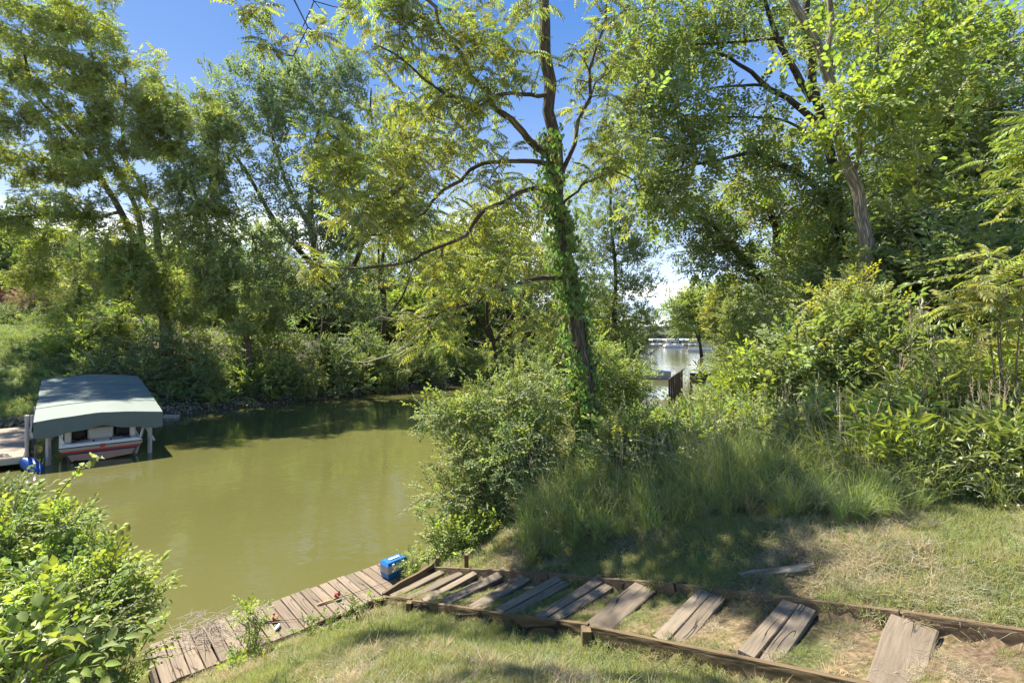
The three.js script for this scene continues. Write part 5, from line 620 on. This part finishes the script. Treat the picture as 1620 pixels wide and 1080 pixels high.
{ // wooden screen and bench board on the neighbour's waterside deck
  const c = V(9.6, 1.0, -27), t = thing('wooden_screen', 'dark weathered board screen and back rail on a small waterside deck', 'screen', V(c.x, 0, c.z)); let k = 0;
  for (k = 0; k < 7; k++) { const m = place(part(t, 'board', plank(1.5 + k * 0.07, 0.17, 0.03, 900 + k), M.dark), V(-0.95 + k * 0.17, 0.75, 0.5 - k * 0.16), V(-0.95 + k * 0.17, 2.25 + k * 0.06, 0.5 - k * 0.16), V(0.65, 0, 0.75)); m.position.y += 0; }
  const cap = new MB(); cap.bar(V(-1.05, 2.18, 0.6), V(0.2, 2.68, -0.55), 0.08, 0.05); part(t, 'cap_rail', cap.build(), M.dark);
  for (let j = 0; j < 3; j++) place(part(t, 'back_rail', plank(1.9, 0.2, 0.035, 920 + j), M.dark), V(0.3, 2.4 - j * 0.21, 0.1), V(2.2, 2.4 - j * 0.21, 0.1), V(0, 0, 1)); for (const x of [0.42, 2.1]) { const m = new MB(); m.bar(V(x, -0.8, 0), V(x, 2.3, 0), 0.1); part(t, 'post', m.build(), M.dark); } { const m = new MB(); m.bar(V(0.2, 1.35, 0.2), V(1.2, 1.35, 0.2), 0.3, 0.05); part(t, 'seat', m.build(), M.dark); }
  for (let j = 0; j < 12; j++) place(part(t, 'deck_plank', plank(3.4, 0.19, 0.04, 930 + j % 3), M.dockDark), V(-1.2, 0.8, 0.9 - j * 0.2), V(2.2, 0.8, 0.9 - j * 0.2)); for (const [x, z] of [[-1.1, 0.8], [-1.1, -1.2]]) { const m = new MB(); m.bar(V(x, -1, z), V(x, 0.76, z), 0.1); part(t, 'post', m.build(), M.dark); }
}
// ------------------------------------------------------------------ boats and houses far off
function simpleBoat(name, label, p, turn, L, Wd, hull, cover, group) { const t = thing(name, label, 'boat', p, turn, group), m = new MB(), S = 8, f = (s) => Wd / 2 * (s < 0.55 ? 1 : Math.sqrt(Math.max(0.001, 1 - ((s - 0.55) / 0.45) ** 2))); for (const e of [-1, 1]) for (let k = 0; k < S; k++) { const a = k / S, b = (k + 1) / S, q = [V((a - 0.5) * L, -0.1, e * f(a) * 0.75), V((b - 0.5) * L, -0.1, e * f(b) * 0.75), V((b - 0.5) * L, 0.55 + b * 0.25, e * f(b)), V((a - 0.5) * L, 0.55 + a * 0.25, e * f(a))]; if (e < 0) q.reverse(); m.face(...q); } m.face(V(-L / 2, -0.1, -f(0) * 0.75), V(-L / 2, -0.1, f(0) * 0.75), V(-L / 2, 0.55, f(0)), V(-L / 2, 0.55, -f(0))); part(t, 'hull', m.build(), hull); const c = new MB(); for (let k = 0; k < S; k++) { const a = k / S, b = (k + 1) / S, ya = 0.58 + a * 0.25 + 0.35 * Math.sin(a * 3.1), yb = 0.58 + b * 0.25 + 0.35 * Math.sin(b * 3.1); c.face(V((a - 0.5) * L, 0.56 + a * 0.25, f(a)), V((b - 0.5) * L, 0.56 + b * 0.25, f(b)), V((b - 0.5) * L, yb, 0), V((a - 0.5) * L, ya, 0)); c.face(V((a - 0.5) * L, ya, 0), V((b - 0.5) * L, yb, 0), V((b - 0.5) * L, 0.56 + b * 0.25, -f(b)), V((a - 0.5) * L, 0.56 + a * 0.25, -f(a))); } part(t, 'cover', c.build(), cover); return t; }
function pontoon(label, p, turn, L, roof, group) { const t = thing('pontoon_boat', label, 'boat', p, turn, group); for (const z of [-0.9, 0.9]) { const m = new MB(); m.tube([V(-L / 2, 0.15, z), V(L / 2 - 0.5, 0.15, z), V(L / 2 + 0.3, 0.3, z)], [0.32, 0.32, 0.05], 8); part(t, 'pontoon', m.build(), M.alu); } part(t, 'deck', new THREE.BoxGeometry(L, 0.12, 2.5).translate(0, 0.52, 0), M.grey); const f = new MB(); for (const z of [-1.2, 1.2]) f.box(V(0, 0.95, z), V(L * 0.9, 0.6, 0.06)); for (const x of [-L * 0.45, L * 0.45]) f.box(V(x, 0.95, 0), V(0.06, 0.6, 2.34)); part(t, 'fence', f.build(), M.white); const s = new MB(); s.box(V(-L * 0.25, 0.85, 0), V(1.2, 0.55, 1.9)); s.box(V(L * 0.2, 0.85, 0.6), V(1.4, 0.5, 0.7)); part(t, 'seats', s.build(), M.tan); for (const x of [-L * 0.35, L * 0.2]) for (const z of [-1.1, 1.1]) { const b = new MB(); b.bar(V(x, 0.6, z), V(x * 0.8, 2.6, z), 0.06); part(t, 'roof_pole', b.build(), M.alu); } part(t, 'roof', new RoundedBoxGeometry(L * 0.6, 0.14, 2.4, 2, 0.05).translate(-L * 0.08, 2.65, 0), roof); return t; }
simpleBoat('moored_boat', 'boat under a dark cover moored left of the wooden screen', P(1005, 596, 53).setY(0.0), -0.4, 7.5, 2.5, M.grey, M.navy);
pontoon('pontoon boat moored across the end of the open water', P(1066, 549, 205).setY(0), 0.1, 9, M.white);
pontoon('dark-sided pontoon boat by the right-hand lakeside tree', P(1108, 556, 150).setY(0), 2.6, 7, M.navy);
simpleBoat('small_motorboat', 'low grey motorboat by the left end of the far docks', P(1030, 549, 210).setY(0), 0.2, 8, 2.4, M.grey, M.black);
{ const spots = [[1048, 248, 'white'], [1058, 240, 'white'], [1070, 246, 'tarpBlue'], [1082, 242, 'white'], [1092, 238, 'white'], [1102, 244, 'white'], [1036, 244, 'white']]; spots.forEach(([px, d, m], k) => { const p = P(px, 545, d).setY(0), t = thing('canopied_boat_slip', m === 'tarpBlue' ? 'boat slip under a blue canopy at the far docks' : 'white canopied boat slip in the row at the far docks', 'boat slip', p, 0, 'boat slips across the lake'); part(t, 'canopy', new RoundedBoxGeometry(4.2, 0.9, 7, 2, 0.3).translate(0, 3.2, 0), M[m]); for (const x of [-1.9, 1.9]) for (const z of [-3, 3]) { const b = new MB(); b.bar(V(x, -1.2, z), V(x, 2.8, z), 0.14); part(t, 'post', b.build(), M.alu); } part(t, 'dock', new THREE.BoxGeometry(0.9, 0.2, 8).translate(2.6, 0.5, 0), M.tan); part(t, 'boat_hull', new RoundedBoxGeometry(2.3, 0.9, 6, 2, 0.3).translate(0, 1.0, 0), M.white); }); }
function house(name, label, x, d, turn, W, Dp, H, wall, base) { const g = G(x, d), t = thing(name, label, 'house', g.clone().add(V(0, -0.3, 0)), turn); part(t, 'wall', new THREE.BoxGeometry(W, H, Dp).translate(0, H / 2, 0), wall); const m = new MB(), e = 0.5, R = 1.9, w = W / 2 + e, q = Dp / 2 + e; m.face(V(-w, H - 0.1, q), V(w, H - 0.1, q), V(w, H + R, 0), V(-w, H + R, 0)); m.face(V(w, H - 0.1, -q), V(-w, H - 0.1, -q), V(-w, H + R, 0), V(w, H + R, 0)); m.face(V(w, H - 0.1, q), V(w, H - 0.1, -q), V(w, H + R, 0)); m.face(V(-w, H - 0.1, -q), V(-w, H - 0.1, q), V(-w, H + R, 0)); part(t, 'roof', m.build(), M.roof); for (let k = 0; k < 3; k++) { const b = part(t, 'window', new THREE.BoxGeometry(1.3, 1.2, 0.1).translate((k - 1) * W * 0.3, H * 0.55, Dp / 2 + 0.03), M.white); part(b, 'pane', new THREE.BoxGeometry(1.1, 1.0, 0.06).translate((k - 1) * W * 0.3, H * 0.55, Dp / 2 + 0.07), M.glass); } part(t, 'base', new THREE.BoxGeometry(W + 0.1, 0.8, Dp + 0.1).translate(0, 0.4, 0), base); return t; }
house('brick_house', 'reddish brick house beyond the far lawn at the left edge', -66, 62, 0.6, 14, 9, 3, M.brick, M.brick);
house('white_house', 'white sided house glimpsed through the far trees', -27, 64, 0.35, 13, 9, 3.2, M.siding, M.stone);
renderer.render(scene, camera);
